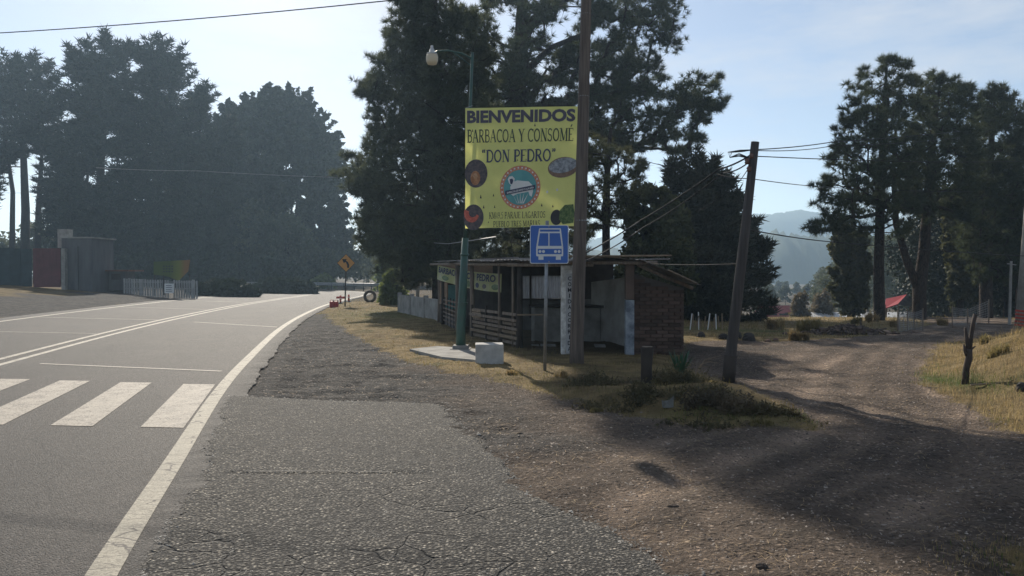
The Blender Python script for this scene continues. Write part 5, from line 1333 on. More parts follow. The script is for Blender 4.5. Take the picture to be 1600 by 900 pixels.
# roof poles seen under the sheets
for (a, b) in (((-2.75, 25.9, 1.97), (-1.2, 19.3, 1.90)), ((-1.25, 19.5, 1.90), (0.1, 16.1, 1.85)), ((-.1, 16.2, 1.84), (1.6, 15.2, 1.83)), ((1.1, 15.3, 1.88), (2.75, 15.1, 1.86)), ((2.5, 15.2, 1.83), (3.65, 15.5, 1.36)), ((.2, 17.5, 1.90), (3.2, 16.9, 1.90)), ((-.8, 20, 1.93), (2.6, 20.6, 1.97)), ((-1.9, 24, 1.97), (1.8, 24.6, 2.05))):
    m_ = MB(); m_.tube([rs(a), (rs(a) + rs(b)) / 2 + rng.normal(size=3) * .012, rs(b)], .038, 7); sb('roof_beam', M_WOOD, m_, smooth=True)
for k in range(5):                                    # sticks and loose laths lying over the eave
    x_ = 1.2 + .35 * k; m_ = MB(); m_.tube([rs((x_ - .5, 14.95, 2.0)), rs((x_ + .55, 15.0 + .04 * k, 1.965 + .012 * k))], .016, 5); sb('roof_lath', M_WOODP, m_)
m_ = MB(); m_.tube([rs((3.05, 14.95, 1.72)), rs((3.62, 15.0, 1.46))], .018, 6); sb('roof_lath', M_WOODP, m_)
# posts
for (x_, y_, z_, r_, mt) in ((-2.45, 25.7, 1.95, .05, M_WOOD), (-2.22, 24.6, 1.9, .05, M_WOODD), (-1.55, 21.6, 1.9, .055, M_WOOD), (-1.42, 21.0, 1.88, .045, M_WOODD), (-1.02, 19.45, 1.86, .055, M_WOOD), (0.17, 16.45, 1.83, .06, M_WOODD), (.02, 16.8, 1.86, .03, M_WOOD), (-.3, 17.5, 1.86, .03, M_WOOD)):
    m_ = MB(); m_.tube([rs((x_, y_, -.1)), rs((x_ + rng.normal(0, .015), y_, 1.0)), rs((x_, y_, z_))], [r_ * 1.1, r_, r_ * .92], 8); sb('post', mt, m_, smooth=True)
# painted column with vertical lettering
M_WCOL = simple('peeling_white_paint', (0.66, 0.66, 0.63), (0.36, 0.35, 0.33), 5, .8, .2, .3, lo=.42, hi=.6)
CX = V(887, 500, 15.35); m_ = MB(); m_.box(rs((CX[0], 15.5, .9)), (.25, .22, 1.84)); col_ = sb('painted_column', M_WCOL, m_, bevel=.012)
m_ = MB(); m_.box(rs((CX[0] + .04, 15.385, .86)), (.15, .004, 1.6)); sb('lettering_band', simple('grey_paint', (0.42, 0.42, 0.42), (.33, .33, .33), 7), m_, par=col_).location = (0, 0, 0)
word = 'COMIDA CORRIDA'; zt = 1.60
for ch in word:
    if ch == ' ': zt -= .03; continue
    V2, Ff = text_mesh(ch, .082, .07 if ch != 'I' else .022, .02)
    put2d('letter', V2 + np.array([-.035 if ch != 'I' else -.011, 0]), Ff, rs((CX[0] + .04, 15.379, zt - .082)), UX, UZ, M_BLACK, col_, .002); zt -= .115
# right column: bare wood above, blue white paint below
C0x = V(984, 500, 15.3)[0]
m_ = MB(); m_.box(rs((C0x, 15.35, 1.50)), (.17, .18, .72)); sb('column', simple('brown_render', (.13, .09, .07), (.08, .06, .05), 4, .9), m_, bevel=.012)
m_ = MB(); m_.box(rs((C0x, 15.35, .55)), (.172, .182, 1.16)); sb('column', simple('blue_white_paint', (.34, .38, .42), (.11, .13, .16), 5, .8, .2, .3), m_, bevel=.012)
# brick side wall
M_BRICK = Mat('dark_red_brick', .92, .15).world(); c = M_BRICK.ramp(M_BRICK.noise(9, 5, .7), [(.3, (.085, .056, .045)), (.7, (.13, .088, .07))]); c = M_BRICK.mix(1, c, M_BRICK.ramp(M_BRICK.rand(), [(0, .55), (1, 1.25)]), 'MULTIPLY'); M_BRICK.color(c); M_BRICK.bump(M_BRICK.noise(60, 5, .7), .5, .01); M_BRICK = M_BRICK.m
bw0, bw1 = C0x + .09, 3.46
bwall = MB(); bwall.hexa([rs((bw0, 15.48, -.1)), rs((bw1, 15.48, -.1)), rs((bw1, 15.62, -.1)), rs((bw0, 15.62, -.1))], [rs((bw0, 15.48, 1.66)), rs((bw1, 15.48, 1.36)), rs((bw1, 15.62, 1.36)), rs((bw0, 15.62, 1.66))]); bwall = sb('brick_wall', simple('mortar', (.11, .095, .082), (.075, .065, .058), 8, .95), bwall)
bm = MB(); bm.box((0, 0, 0), (.225, .075, .062)); brick0 = None
for row in range(22):
    z_ = .0 + .034 + row * .074; off = -.12 * (row % 2); k = 0
    while True:
        x_ = bw0 + .118 + off + k * .237; k += 1
        xa, xb = max(x_ - .1125, bw0 + .004), min(x_ + .1125, bw1 - .004)
        if x_ - .1125 > bw1 - .05: break
        if xb - xa < .05: continue
        ztop = 1.64 - (xb - bw0) / (bw1 - bw0) * .30
        if z_ + .035 > ztop: continue
        if brick0 is None: brick0 = bm.build('brick', M_BRICK, bwall, bevel=.004); o = brick0
        else: o = child_copy(brick0, bwall)
        pr = rng.normal(0, .0035); o.location = tuple(rs(((xa + xb) / 2, 15.473 + pr, z_))); o.scale = ((xb - xa) / .225, 1, 1); o.rotation_euler = (0, rng.normal(0, .006), rng.normal(0, .01))
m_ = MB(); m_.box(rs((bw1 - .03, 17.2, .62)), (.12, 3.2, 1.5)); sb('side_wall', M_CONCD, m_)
# slanting inner concrete wall, back walls
m_ = MB(); m_.hexa([rs((1.95, 18.9, 0)), rs((2.75, 16.5, 0)), rs((2.83, 16.55, 0)), rs((2.03, 18.95, 0))], [rs((1.95, 18.9, 1.45)), rs((2.75, 16.5, 1.62)), rs((2.83, 16.55, 1.62)), rs((2.03, 18.95, 1.45))]); sb('inner_wall', M_CONC, m_)
def wall_seg(name, x0, y0, x1, y1, z0, z1, mat, th=.10, par=None):
    d = np.array([x1 - x0, y1 - y0]); L = np.linalg.norm(d); m_ = MB(); c_ = rs(((x0 + x1) / 2, (y0 + y1) / 2, (z0 + z1) / 2)); m_.box(c_, (L, th, z1 - z0), rz=math.atan2(d[1], d[0])); return m_.build(name, mat, sh if par is None else par)
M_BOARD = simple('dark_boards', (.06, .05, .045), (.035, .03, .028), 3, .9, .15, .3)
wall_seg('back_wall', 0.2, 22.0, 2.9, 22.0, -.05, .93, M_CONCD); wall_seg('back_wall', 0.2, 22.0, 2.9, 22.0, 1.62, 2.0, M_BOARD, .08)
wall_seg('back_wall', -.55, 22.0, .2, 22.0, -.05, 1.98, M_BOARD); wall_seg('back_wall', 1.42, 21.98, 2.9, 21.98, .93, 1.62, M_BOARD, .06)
_mc = Mat('pale_curtain_cloth', .85, .2); _c = _mc.ramp(_mc.noise(7, 6, .6, stretch=(9, 9, .5)), [(.35, (.78, .78, .78)), (.65, (.5, .5, .52))]); _mc.color(_c); _mc.translucent(_c, .7); M_CURT = _mc.m
for (x0, x1) in ((.22, .50), (.56, .98), (1.03, 1.40)):
    fr = wall_seg('window', x0 - .02, 22.0, x1 + .02, 22.0, 1.60, 1.64, M_WOODD, .05); wall_seg('sill', x0 - .02, 21.97, x1 + .02, 21.97, .90, .945, M_WOODD, .14, par=fr); n = 16; Vv = []
    for zz in (.95, 1.60):
        for i in range(n + 1): u = i / n; Vv.append(rs((x0 + (x1 - x0) * u, 21.98 + .012 * math.sin(i * 1.9 + x0 * 7), zz)))
    me = bpy.data.meshes.new('curtain'); me.from_pydata([v.tolist() for v in Vv], [], [[i, i + 1, n + 2 + i, n + 1 + i] for i in range(n)]); me.materials.append(M_CURT); o = bpy.data.objects.new('curtain', me); link(o, fr)
for x_ in (.53, 1.005, 1.42):
    m_ = MB(); m_.box(rs((x_, 21.93, 1.2)), (.055, .05, 1.6)); sb('mullion', M_WOODD, m_)
# left room
M_OCHRE = simple('faded_orange_render', (.34, .22, .14), (.22, .15, .10), 3, .9); M_TURQ = simple('turquoise_paint', (.16, .38, .36), (.11, .27, .26), 4, .8)
wall_seg('end_wall', -2.5, 26.4, .8, 27.2, -.05, 2.0, M_OCHRE); wall_seg('side_panel', -2.4, 25.62, -2.12, 25.3, .65, 1.35, M_OCHRE, .04)
wall_seg('turquoise_panel', -2.36, 26.1, -1.62, 26.2, .45, 1.28, M_TURQ, .05); wall_seg('panel_frame', -2.42, 26.0, -1.58, 26.1, 1.28, 1.33, M_WOODD, .05)
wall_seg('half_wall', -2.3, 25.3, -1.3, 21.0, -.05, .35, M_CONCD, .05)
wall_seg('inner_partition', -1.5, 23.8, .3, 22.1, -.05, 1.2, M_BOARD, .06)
# counter with dark top, stove block
m_ = MB(); m_.box(rs((1.30, 18.6, .42)), (1.62, .5, .84)); cnt = sb('counter', M_CONC, m_, bevel=.01); m_ = MB(); m_.box(rs((1.30, 18.55, .875)), (1.78, .66, .05)); sb('counter_top', M_WOODD, m_, par=cnt)
m_ = MB(); m_.box(rs((.50, 18.25, .40)), (.08, .12, .9)); sb('counter_leg', M_CONC, m_, par=cnt)
for (x_, w_) in ((.52, .16), (.80, .34), (1.95, .24)):
    m_ = MB(); m_.box(rs((x_, 17.0 + .2 * w_, .045)), (w_, .22, .07), jit=.01); sb('floor_slab', M_CONC, m_)
# railing of planks, each plank a part
a0, a1 = np.array([-1.02, 19.35]), np.array([.14, 16.5])
ang = math.atan2(a1[1] - a0[1], a1[0] - a0[0]); L_ = np.linalg.norm(a1 - a0)
for k in range(7):
    z_ = .14 + .105 * k; c_ = (a0 + a1) / 2 + rng.normal(0, .012, 2); pale = k in (1, 2)
    m_ = MB(); m_.box(rs((c_[0] + .04 * (-1) ** k, c_[1] - .05, z_ + .02 * math.sin(k))), (L_ * rng.uniform(.97, 1.03), .022, .062), rz=ang + rng.normal(0, .006), jit=.004); sb('railing_plank', M_WOODP if k in (1, 2) else M_WOOD, m_)
for k in range(3):
    m_ = MB(); c_ = a0 + (a1 - a0) * .13; m_.box(rs((c_[0] - .01, c_[1] - .09, .60 + .075 * k)), (.62, .02, .06), rz=ang, jit=.004); sb('railing_plank', M_WOODP, m_)
for t in (.02, .35, .68, .98):
    c_ = a0 + (a1 - a0) * t; m_ = MB(); m_.box(rs((c_[0], c_[1], .42)), (.05, .05, .92), rz=ang); sb('railing_post', M_WOODD, m_)
m_ = MB(); m_.box(rs((.38, 16.35, .78)), (.55, .04, .03)); sb('railing_plank', M_WOODP, m_)
# lattice gate further left
b0, b1 = np.array([-2.33, 25.2]), np.array([-1.62, 22.0]); an2 = math.atan2(b1[1] - b0[1], b1[0] - b0[0]); L2 = np.linalg.norm(b1 - b0)
gt = empty('lattice_gate', (0, 0, 0)); gt.parent = sh
for k in range(6):
    c_ = (b0 + b1) / 2; m_ = MB(); m_.box(rs((c_[0], c_[1], .18 + .13 * k)), (L2, .02, .05), rz=an2, jit=.004); m_.build('slat', M_WOOD, gt)
for k in range(5):
    c_ = b0 + (b1 - b0) * (k + .5) / 5; m_ = MB(); m_.box(rs((c_[0], c_[1] - .03, .5)), (.06, .02, .85), rz=an2); m_.build('slat', M_WOODD, gt)

# small banner along the eave (a thing hung from the shelter)
bn2_o = np.array([-1.9, 22.6, 1.55]); bn2 = empty('banner', tuple(bn2_o), 0, 'torn small yellow banner hanging under the eave of the shelter left of the posts', 'banner')
E0, E1 = np.array([-2.62, 25.6]), np.array([-.30, 16.9])
B0t, B0b, B1t, B1b = V(684, 414, 24.8), V(683, 436, 24.8), V(783, 428, 19.0), V(781, 457, 19.0)
def b2(u, v):
    bot = B0b * (1 - u) + B1b * u + np.array([0, 0, -.07 * math.sin(u * math.pi)]); top = B0t * (1 - u) + B1t * u + np.array([0, 0, -.05 * math.sin(u * math.pi)])
    p = bot * (1 - v) + top * v; return p + np.array([-.03, -.03, 0]) * math.sin(u * 17) * (1 - v * .6)
def on_b2(name, V2, Ff, mat, off):
    out = np.array([b2(a, b) + np.array([-off, -off, 0]) for a, b in V2]) - bn2_o
    me = bpy.data.meshes.new(name); me.from_pydata(out.tolist(), [], Ff); me.materials.append(mat); me.update(); o = bpy.data.objects.new(name, me); return link(o, bn2)
g = [(i / 30, j / 5) for j in range(6) for i in range(31)]; fq = [[j * 31 + i, j * 31 + i + 1, (j + 1) * 31 + i + 1, (j + 1) * 31 + i] for j in range(5) for i in range(30)]
m = Mat('faded_yellow_vinyl', .6, .3).world(); c = m.ramp(m.noise(2.4, 5, .7), [(.36, (.42, .44, .16)), (.5, (.55, .56, .28)), (.66, (.60, .62, .50))]); m.color(c); m.translucent((.7, .68, .3), .4)
on_b2('sheet', g, fq, m.m, 0)
for wd_, u0_, uw_ in (('BARBACOA', .04, .40), ('DON', .49, .15), ('PEDRO', .68, .26)):
    V2, Ff = text_mesh(wd_, .40, uw_, .03); on_b2('lettering', V2 + np.array([u0_, .52]), Ff, M_NAVY, .012)
for (u0, u1, v0, v1, mt) in ((.12, .22, .1, .42, F_GR), (.52, .60, .08, .44, F_GR), (.66, .72, .1, .4, M_NAVY), (.78, .84, .12, .38, F_D), (.90, .98, .1, .42, F_GR)):
    on_b2('picture', np.array([(u0 + (u1 - u0) * (.5 + .5 * math.cos(t)), v0 + (v1 - v0) * (.5 + .5 * math.sin(t))) for t in np.linspace(0, 6.28, 14, endpoint=False)]), [list(range(14))[::-1]], mt, .012)

# ------------------------------------------------------------------ things round the shelter
lw = empty('low_wall', tuple(G(-4.75, 32.5)), 0, 'low grey concrete panel wall between the verge and the shelter', 'wall'); lo = G(-4.75, 32.5)
pA, pB = np.array([-4.75, 32.5]), np.array([-2.35, 25.9])
for k in range(3):
    q0 = pA + (pB - pA) * (k / 3 + .008); q1 = pA + (pB - pA) * ((k + 1) / 3 - .008); c_ = (q0 + q1) / 2; d = q1 - q0
    m_ = MB(); m_.box((c_[0] - lo[0], c_[1] - lo[1], .33 + .0), (np.linalg.norm(d), .12, .82), rz=math.atan2(d[1], d[0])); m_.build('wall_panel', M_CONC, lw, bevel=.01)
for k in range(4):
    q0 = pA + (pB - pA) * (k / 3); m_ = MB(); m_.box((q0[0] - lo[0], q0[1] - lo[1], .37), (.17, .17, .92)); m_.build('wall_post', M_CONC, lw, bevel=.01)
pad = flats([(640, 553), (684, 548), (748, 553), (744, 571), (690, 566)]); m_ = MB(); z0 = float(terrain(pad[:, 0].mean(), pad[:, 1].mean())[0])
pc = pad.mean(0); m_.poly([(a - pc[0], b - pc[1]) for a, b in pad], (0, 0, .06), (1, 0, 0), (0, 1, 0), .12); o = m_.build('concrete_pad', M_CONC); o.location = (pc[0], pc[1], z0); tag(o, kind='structure')
cb = P(764, 569); m_ = MB(); m_.box((0, .2, .15), (.50, .42, .40), rz=.05); blk = empty('concrete_block', tuple(cb), 0, 'white rough concrete block on the ground beside the green lamp post', 'block'); m_.build('block', simple('whitewashed_concrete', (.50, .49, .46), (.33, .32, .30), 5, .9, .2, .4), blk, bevel=.015)

# ------------------------------------------------------------------ warning sign at the bend
wq = P(539, 479); wD = wq[1]
ws = empty('curve_warning_sign', tuple(wq), 0, 'orange diamond warning sign with black left curve arrow on a thin post', 'sign')
m_ = MB(); m_.tube([(0, 0, -.1), rel(V(541, 398, wD + .05), wq)], .035, 6); m_.build('post', M_WOODD, ws)
wc = rel(V(541, 411, wD), wq) + np.array([0, -.05, 0]); hd_ = 14.5 / F * wD
M_ORA = simple('orange_yellow_sheeting', (.62, .30, .045), (.56, .26, .04), 4, .4, .5)
m_ = MB(); m_.poly([(0, -hd_), (hd_, 0), (0, hd_), (-hd_, 0)], wc, UX, UZ, .01); m_.build('panel_edge', M_BLACK, ws)
h2 = hd_ * .93; m_ = MB(); m_.poly([(0, -h2), (h2, 0), (0, h2), (-h2, 0)], wc + np.array([0, -.003, 0]), UX, UZ); m_.build('panel_face', M_ORA, ws)
s_ = hd_; ar = [(.34, -.52), (.12, -.52), (.12, -.22), (.02, .02), (-.10, .12), (-.22, -.05), (-.42, .42), (.10, .42), (-.0, .27), (.22, .10), (.34, -.18)]
m_ = MB(); m_.poly([(a * s_, b * s_) for a, b in ar[::-1]], wc + np.array([0, -.006, 0]), UX, UZ); m_.build('arrow', M_BLACK, ws)

# red delineators and cans
M_RED = simple('red_plastic', (.42, .025, .02), (.33, .02, .02), 4, .5, .4); M_REDB = simple('orange_red_plastic', (.62, .06, .03), (.5, .05, .03), 4, .5, .4)
for (px, py, h, lab) in ((532, 474, .42, 'left red traffic post with a crossbar beside the warning sign'), (545, 472, .42, 'right slim orange red traffic post beyond the warning sign')):
    q = P(px, py); t = empty('traffic_post', tuple(q), 0, lab, 'traffic post', 'red traffic posts at the bend')
    m_ = MB(); m_.lathe([(.16, 0), (.16, .04), (.08, .06)], (0, 0, 0), 12); m_.build('base', M_BLACK, t); m_ = MB(); m_.lathe([(.06, .05), (.05, h), (.03, h + .03)], (0, 0, 0), 10); m_.build('tube', M_REDB, t, True)
    if px == 532: m_ = MB(); m_.box((0, 0, h * .78), (.46, .05, .12)); m_.build('crossbar', M_REDB, t)
    m_ = MB(); m_.lathe([(.057, h * .6), (.056, h * .72)], (0, 0, 0), 10); m_.build('reflective_band', M_WHITEP, t)
for (px, lab) in ((518.5, 'left one of two dark red plastic cans on the road edge'), (525.5, 'right one of two dark red plastic cans on the road edge')):
    q = P(px, 480.5); t = empty('plastic_can', tuple(q), .2, lab, 'can', 'red cans by the road')
    m_ = MB(); m_.box((0, 0, .15), (.22, .26, .30)); m_.build('body', M_RED, t, bevel=.03); m_ = MB(); m_.tube([(-.07, 0, .29), (-.06, 0, .37), (.04, 0, .37), (.06, 0, .29)], .015, 6); m_.build('handle', M_RED, t); m_ = MB(); m_.lathe([(.035, .29), (.035, .35)], (.08, 0, 0), 8); m_.build('cap', M_BLACK, t)

# standing tyre
q = P(578, 472); t = empty('old_tyre', tuple(q), .15, 'old black tyre standing upright half sunk in the dry grass at the bend', 'tyre')
Rt, rt = .29, .085; Vv = []; Q = []
for i in range(28):
    for j in range(10):
        a, b = 2 * math.pi * i / 28, 2 * math.pi * j / 10; rr = Rt + rt * math.cos(b) * (1 + .04 * (i % 2)); Vv.append((rr * math.cos(a), rt * 1.2 * math.sin(b), rr * math.sin(a) + .33)); Q.append((i * 10 + j, i * 10 + (j + 1) % 10, ((i + 1) % 28) * 10 + (j + 1) % 10, ((i + 1) % 28) * 10 + j))
me = bpy.data.meshes.new('tyre_ring'); me.from_pydata(Vv, [], Q); me.materials.append(simple('old_rubber', (.10, .075, .06), (.04, .035, .033), 6, .85)); o = bpy.data.objects.new('tyre_ring', me); link(o, t)

# guardrail round the far bend
gr = empty('guardrail', (-16, 74, 0), 0, 'long steel guardrail round the outside of the far road bend', 'guardrail')
gpts = [(-9.6, 62), (-11.2, 69), (-14.6, 75.5), (-20.5, 81), (-30, 85.6), (-45, 89.6)]; gcur = catmull(gpts, 4)
m_ = MB()
for zz in (.52, .68): m_.tube([(a + 16, b - 74, zz) for a, b in gcur], .075, 6)
m_.build('rail', M_STEEL, gr)
m_ = MB(); m_.box((0, 0, .35), (.1, .1, .8)); gp0 = m_.build('rail_post', M_WOODD, gr); gp0.location = (gcur[0][0] + 16, gcur[0][1] - 74, 0)
for a, b in gcur[1:]: child_copy(gp0, gr, (a + 16, b - 74, 0))

# ------------------------------------------------------------------ across the road: walls, gate, picket fence
def wbox(name, mat, px0, px1, py0, py1, D, th, par, org, bev=0.0, dz=-.3):
    a, b = V(px0, py1, D), V(px1, py0, D); m_ = MB(); z0 = a[2] + dz; m_.box(((a[0] + b[0]) / 2 - org[0], D + th / 2 - org[1], (z0 + b[2]) / 2 - org[2]), (b[0] - a[0], th, b[2] - z0)); return m_.build(name, mat, par, bevel=bev)
WD = 45.0
og = G(V(25, 445, WD)[0], WD); w_ = empty('boundary_wall', tuple(og), 0, 'dark blue green board wall at the far left across the road', 'wall')
M_TEAL = simple('dark_teal_boards', (.045, .075, .085), (.03, .05, .06), 2, .85, vary=.3)
for k in range(18):
    x0 = -260 + k * 17.2
    wbox('board', M_TEAL, x0, x0 + 16.6, 387 + (k % 3), 447, WD + .03 * (k % 2), .05, w_, og)
og2 = G(V(73, 445, WD)[0], WD); g_ = empty('gate', tuple(og2), 0, 'red double leaf sheet metal gate between the dark wall and the grey pillar', 'gate')
M_GATE = simple('red_gate_paint', (.15, .045, .05), (.10, .033, .037), 2, .7)
for (a, b) in ((52, 72.6), (73.2, 94)):
    lf = wbox('gate_leaf', M_GATE, a, b, 388, 446, WD - .02, .05, g_, og2, dz=-.1)
    for yy in (390, 418, 443): wbox('gate_rail', M_GATE, a + .6, b - .6, yy - .9, yy + .9, WD - .06, .03, lf, og2 , dz=0)
    for k in range(3): wbox('gate_rib', M_GATE, a + 5 * k + 4, a + 5 * k + 4.6, 391.5, 416, WD - .055, .02, lf, og2, dz=0)
og3 = G(V(120, 445, WD)[0], WD); bl = empty('gatehouse', tuple(og3), 0, 'tall grey concrete pillar block right of the red gate', 'building')
M_GREYB = simple('grey_plaster', (.12, .125, .13), (.08, .083, .088), 1.2, .9, .15, .2, stretch=(2, 2, .4))
wbox('wall', M_GREYB, 97, 144, 372, 450, WD + .2, 2.4, bl, og3); wbox('pillar', M_CONC, 96, 101, 388, 448, WD - .1, .28, bl, og3); wbox('pillar', M_GREYB, 117, 121, 385, 448, WD + .1, .08, bl, og3); wbox('tank', M_CONC, 90, 105, 358, 387, WD + .7, .6, bl, og3, dz=0); wbox('coping', M_CONC, 104.5, 146, 370, 372.2, WD + .1, 2.6, bl, og3, dz=0)
og4 = G(V(172, 445, 47)[0], 47); st = empty('stall', tuple(og4), 0, 'small pale kiosk box in the shade left of the picket fence', 'kiosk')
wbox('wall', M_GREYB, 166, 196, 424, 446, 47, 1.2, st, og4); wbox('roof', M_RUST, 163, 200, 421.5, 424, 46.6, 2.0, st, og4, dz=0); wbox('counter_hatch', M_BOARD, 174, 188, 428, 437, 46.97, .02, st, og4, dz=0)
FD = 46.0; og5 = G(V(248, 455, FD)[0], FD); pf = empty('picket_fence', tuple(og5), 0, 'low white picket fence at the foot of the dark trees across the road', 'fence')
M_PICK = simple('white_picket_paint', (.40, .40, .39), (.26, .26, .255), 4, .7, vary=.3)
pk = wbox('picket', M_PICK, 193, 195.4, 435, 456, FD, .03, pf, og5)
W_ = 1 / F * FD; k = 0; px = 193
while px < 303:
    px += 3.9; k += 1; child_copy(pk, pf, (3.9 * k * W_, (.5 if 224 < px < 268 else 0) * -1, -.006 * k * .9 + rng.normal(0, .01)))
for yy in (440, 450): wbox('fence_rail', M_PICK, 193, 304, yy, yy + 1.6, FD + .04, .03, pf, og5, dz=0)
wbox('fence_post', M_PICK, 300, 303.5, 437, 458, FD - .03, .1, pf, og5)
og6 = G(V(264, 455, FD - .7)[0], FD - .7); nb = empty('notice_board', tuple(og6), 0, 'small white notice panel leaning on the picket fence', 'sign')
wbox('panel', M_WHITEP, 257, 271.5, 443, 458, FD - .7, .03, nb, og6, dz=0)
for k in range(4): wbox('text_line', simple('grey_print', (.2, .2, .22)) if k == 0 else bpy.data.materials['grey_print'], 259, 268 + (k % 2), 445.5 + 3 * k, 446.6 + 3 * k, FD - .706, .004, nb, og6, dz=0)
wbox('leg', M_WOODD, 255, 256.4, 430, 461, FD - .68, .04, nb, og6, dz=0)
og7 = V(266, 420, FD + .5); yb = empty('banner', tuple(og7), 0, 'small green and yellow banner in the shade above the white picket fence', 'banner')
m = Mat('green_yellow_print', .6, .2); c = m.ramp(m.sep(0), [(.0, (.06, .09, .02)), (.55, (.15, .16, .03)), (.9, (.22, .12, .04))]); m.color(c)
A_ = [V(240, 409, FD + .5), V(297, 406, FD + .5), V(294, 424, FD + .5), V(279, 439, FD + .5), V(262, 432, FD + .5), V(240, 429, FD + .5)]
m_ = MB(); m_.poly([((p - og7)[0], (p - og7)[2]) for p in A_][::-1], (0, 0, 0), UX, UZ, .015); m_.build('sheet', m.m, yb)
for k in range(4):
    for r_ in range(3):
        m_ = MB(); p = V(256 + 4.4 * k, 416 + 4.2 * r_, FD + .5) - og7; m_.box((p[0], -.012, p[2]), (.10, .004, .07)); m_.build('print_mark', M_BLACK, yb)
for (px_a) in (241, 296):
    a = V(px_a, 404, FD + .55) - og7; g0 = float(terrain(a[0] + og7[0], FD)[0]) - og7[2]; m_ = MB(); m_.tube([(a[0], .05, g0 - .1), (a[0], .05, a[2])], .03, 6); m_.build('pole', M_WOODD, yb)

# ------------------------------------------------------------------ the valley on the right
def house(name, label, x, y, z, L, Wd_, h, rz, roofm, wallm, rise, group=None, door=True, cat='house'):
    t = empty(name, (x, y, z), rz, label, cat, group)
    m_ = MB(); m_.box((0, 0, h / 2 - .3), (L, Wd_, h + .6)); m_.hexa([(-L / 2, -Wd_ / 2, h), (L / 2, -Wd_ / 2, h), (L / 2, Wd_ / 2, h), (-L / 2, Wd_ / 2, h)], [(-L / 2, -.02, h + rise), (L / 2, -.02, h + rise), (L / 2, .02, h + rise), (-L / 2, .02, h + rise)]) if rise > .2 else None
    m_.build('wall', wallm, t); e = .25
    for sgn_ in (-1, 1):
        m_ = MB(); a = (-L / 2 - e, sgn_ * (Wd_ / 2 + e), h - rise * 2 * e / Wd_ + .03); b = (L / 2 + e, sgn_ * (Wd_ / 2 + e), a[2]); c_ = (L / 2 + e, 0, h + rise + .05); d = (-L / 2 - e, 0, h + rise + .05)
        lo_ = [a, b, c_, d] if sgn_ < 0 else [b, a, d, c_]; m_.hexa(lo_, [(p[0], p[1], p[2] + .06) for p in lo_]); m_.build('roof', roofm, t)
    if door:
        m_ = MB(); m_.box((L * .2, -Wd_ / 2 - .02, .95), (.8, .06, 1.9)); m_.build('door', M_WOODD, t)
        for sx in (-.3, 0): m_ = MB(); m_.box((L * sx, -Wd_ / 2 - .02, 1.4), (.7, .05, .8)); m_.build('window', M_BLACK, t)
    return t
M_REDR = simple('dull_red_roof', (.26, .05, .045), (.18, .04, .04), 2, .7); M_REDT = simple('bright_red_tarp', (.34, .025, .035), (.26, .02, .03), 2, .6)
M_WALLP = simple('pale_house_wall', (.46, .44, .42), (.34, .33, .31), 2, .85); M_ZINC = simple('bright_zinc_roof', (.62, .62, .62), (.5, .5, .5), 1.5, .42, .5)
def vx(px, D): return (px - 800) / F * D
house('farmhouse', 'small distant house with a dull red roof left of the round brown bush', vx(1213, 80), 80, -4.2, 3.2, 3, 1.55, .1, M_REDR, M_WALLP, .9)
house('farm_shed', 'long low dark shed with bright pale roof strip behind the dry grass', vx(1232, 57), 57, -3.6, 7.2, 2.4, 1.30, .04, M_ZINC, simple('dark_block_wall', (.10, .085, .08), (.07, .06, .055), 3), .10, door=False, cat='shed')
house('farm_shed', 'long white roofed shed right of the dark low shed, behind the tree trunks', vx(1345, 70), 70, -4.2, 10.5, 3, 1.9, .03, M_ZINC, M_WALLP, .35, door=False, cat='shed')
# red tarpaulin shelter
q = V(1400, 478, 52); t = empty('tarpaulin_shelter', (q[0], 52, float(terrain(q[0], 52)[0])), 0, 'bright red tarpaulin lean-to beside the forked pine trunk', 'shelter'); zt = t.location.z
A = [V(1382, 483, 51.5), V(1403, 476, 51.5), V(1417, 461, 53), V(1384, 468, 53)]
m_ = MB(); pp_ = [p - np.array([q[0], 52, zt]) for p in A]; m_.hexa(pp_, [p + np.array([0, 0, .05]) for p in pp_]); m_.build('tarpaulin', M_REDT, t)
A = [V(1403, 476, 51.5), V(1436, 482, 52), V(1424, 462, 53), V(1417, 461, 53)]; m_ = MB(); pp_ = [p - np.array([q[0], 52, zt]) for p in A]; m_.hexa(pp_, [p + np.array([0, 0, .04]) for p in pp_]); m_.build('side_sheet', M_CONCD, t)
for (px, D) in ((1383, 51.5), (1404, 51.5), (1434, 52), (1385, 53), (1422, 53)):
    p = V(px, 478, D); m_ = MB(); m_.tube([(p[0] - q[0], D - 52, -.2), (p[0] - q[0], D - 52, p[2] - zt + .1)], .05, 6); m_.build('pole', M_WOOD, t)

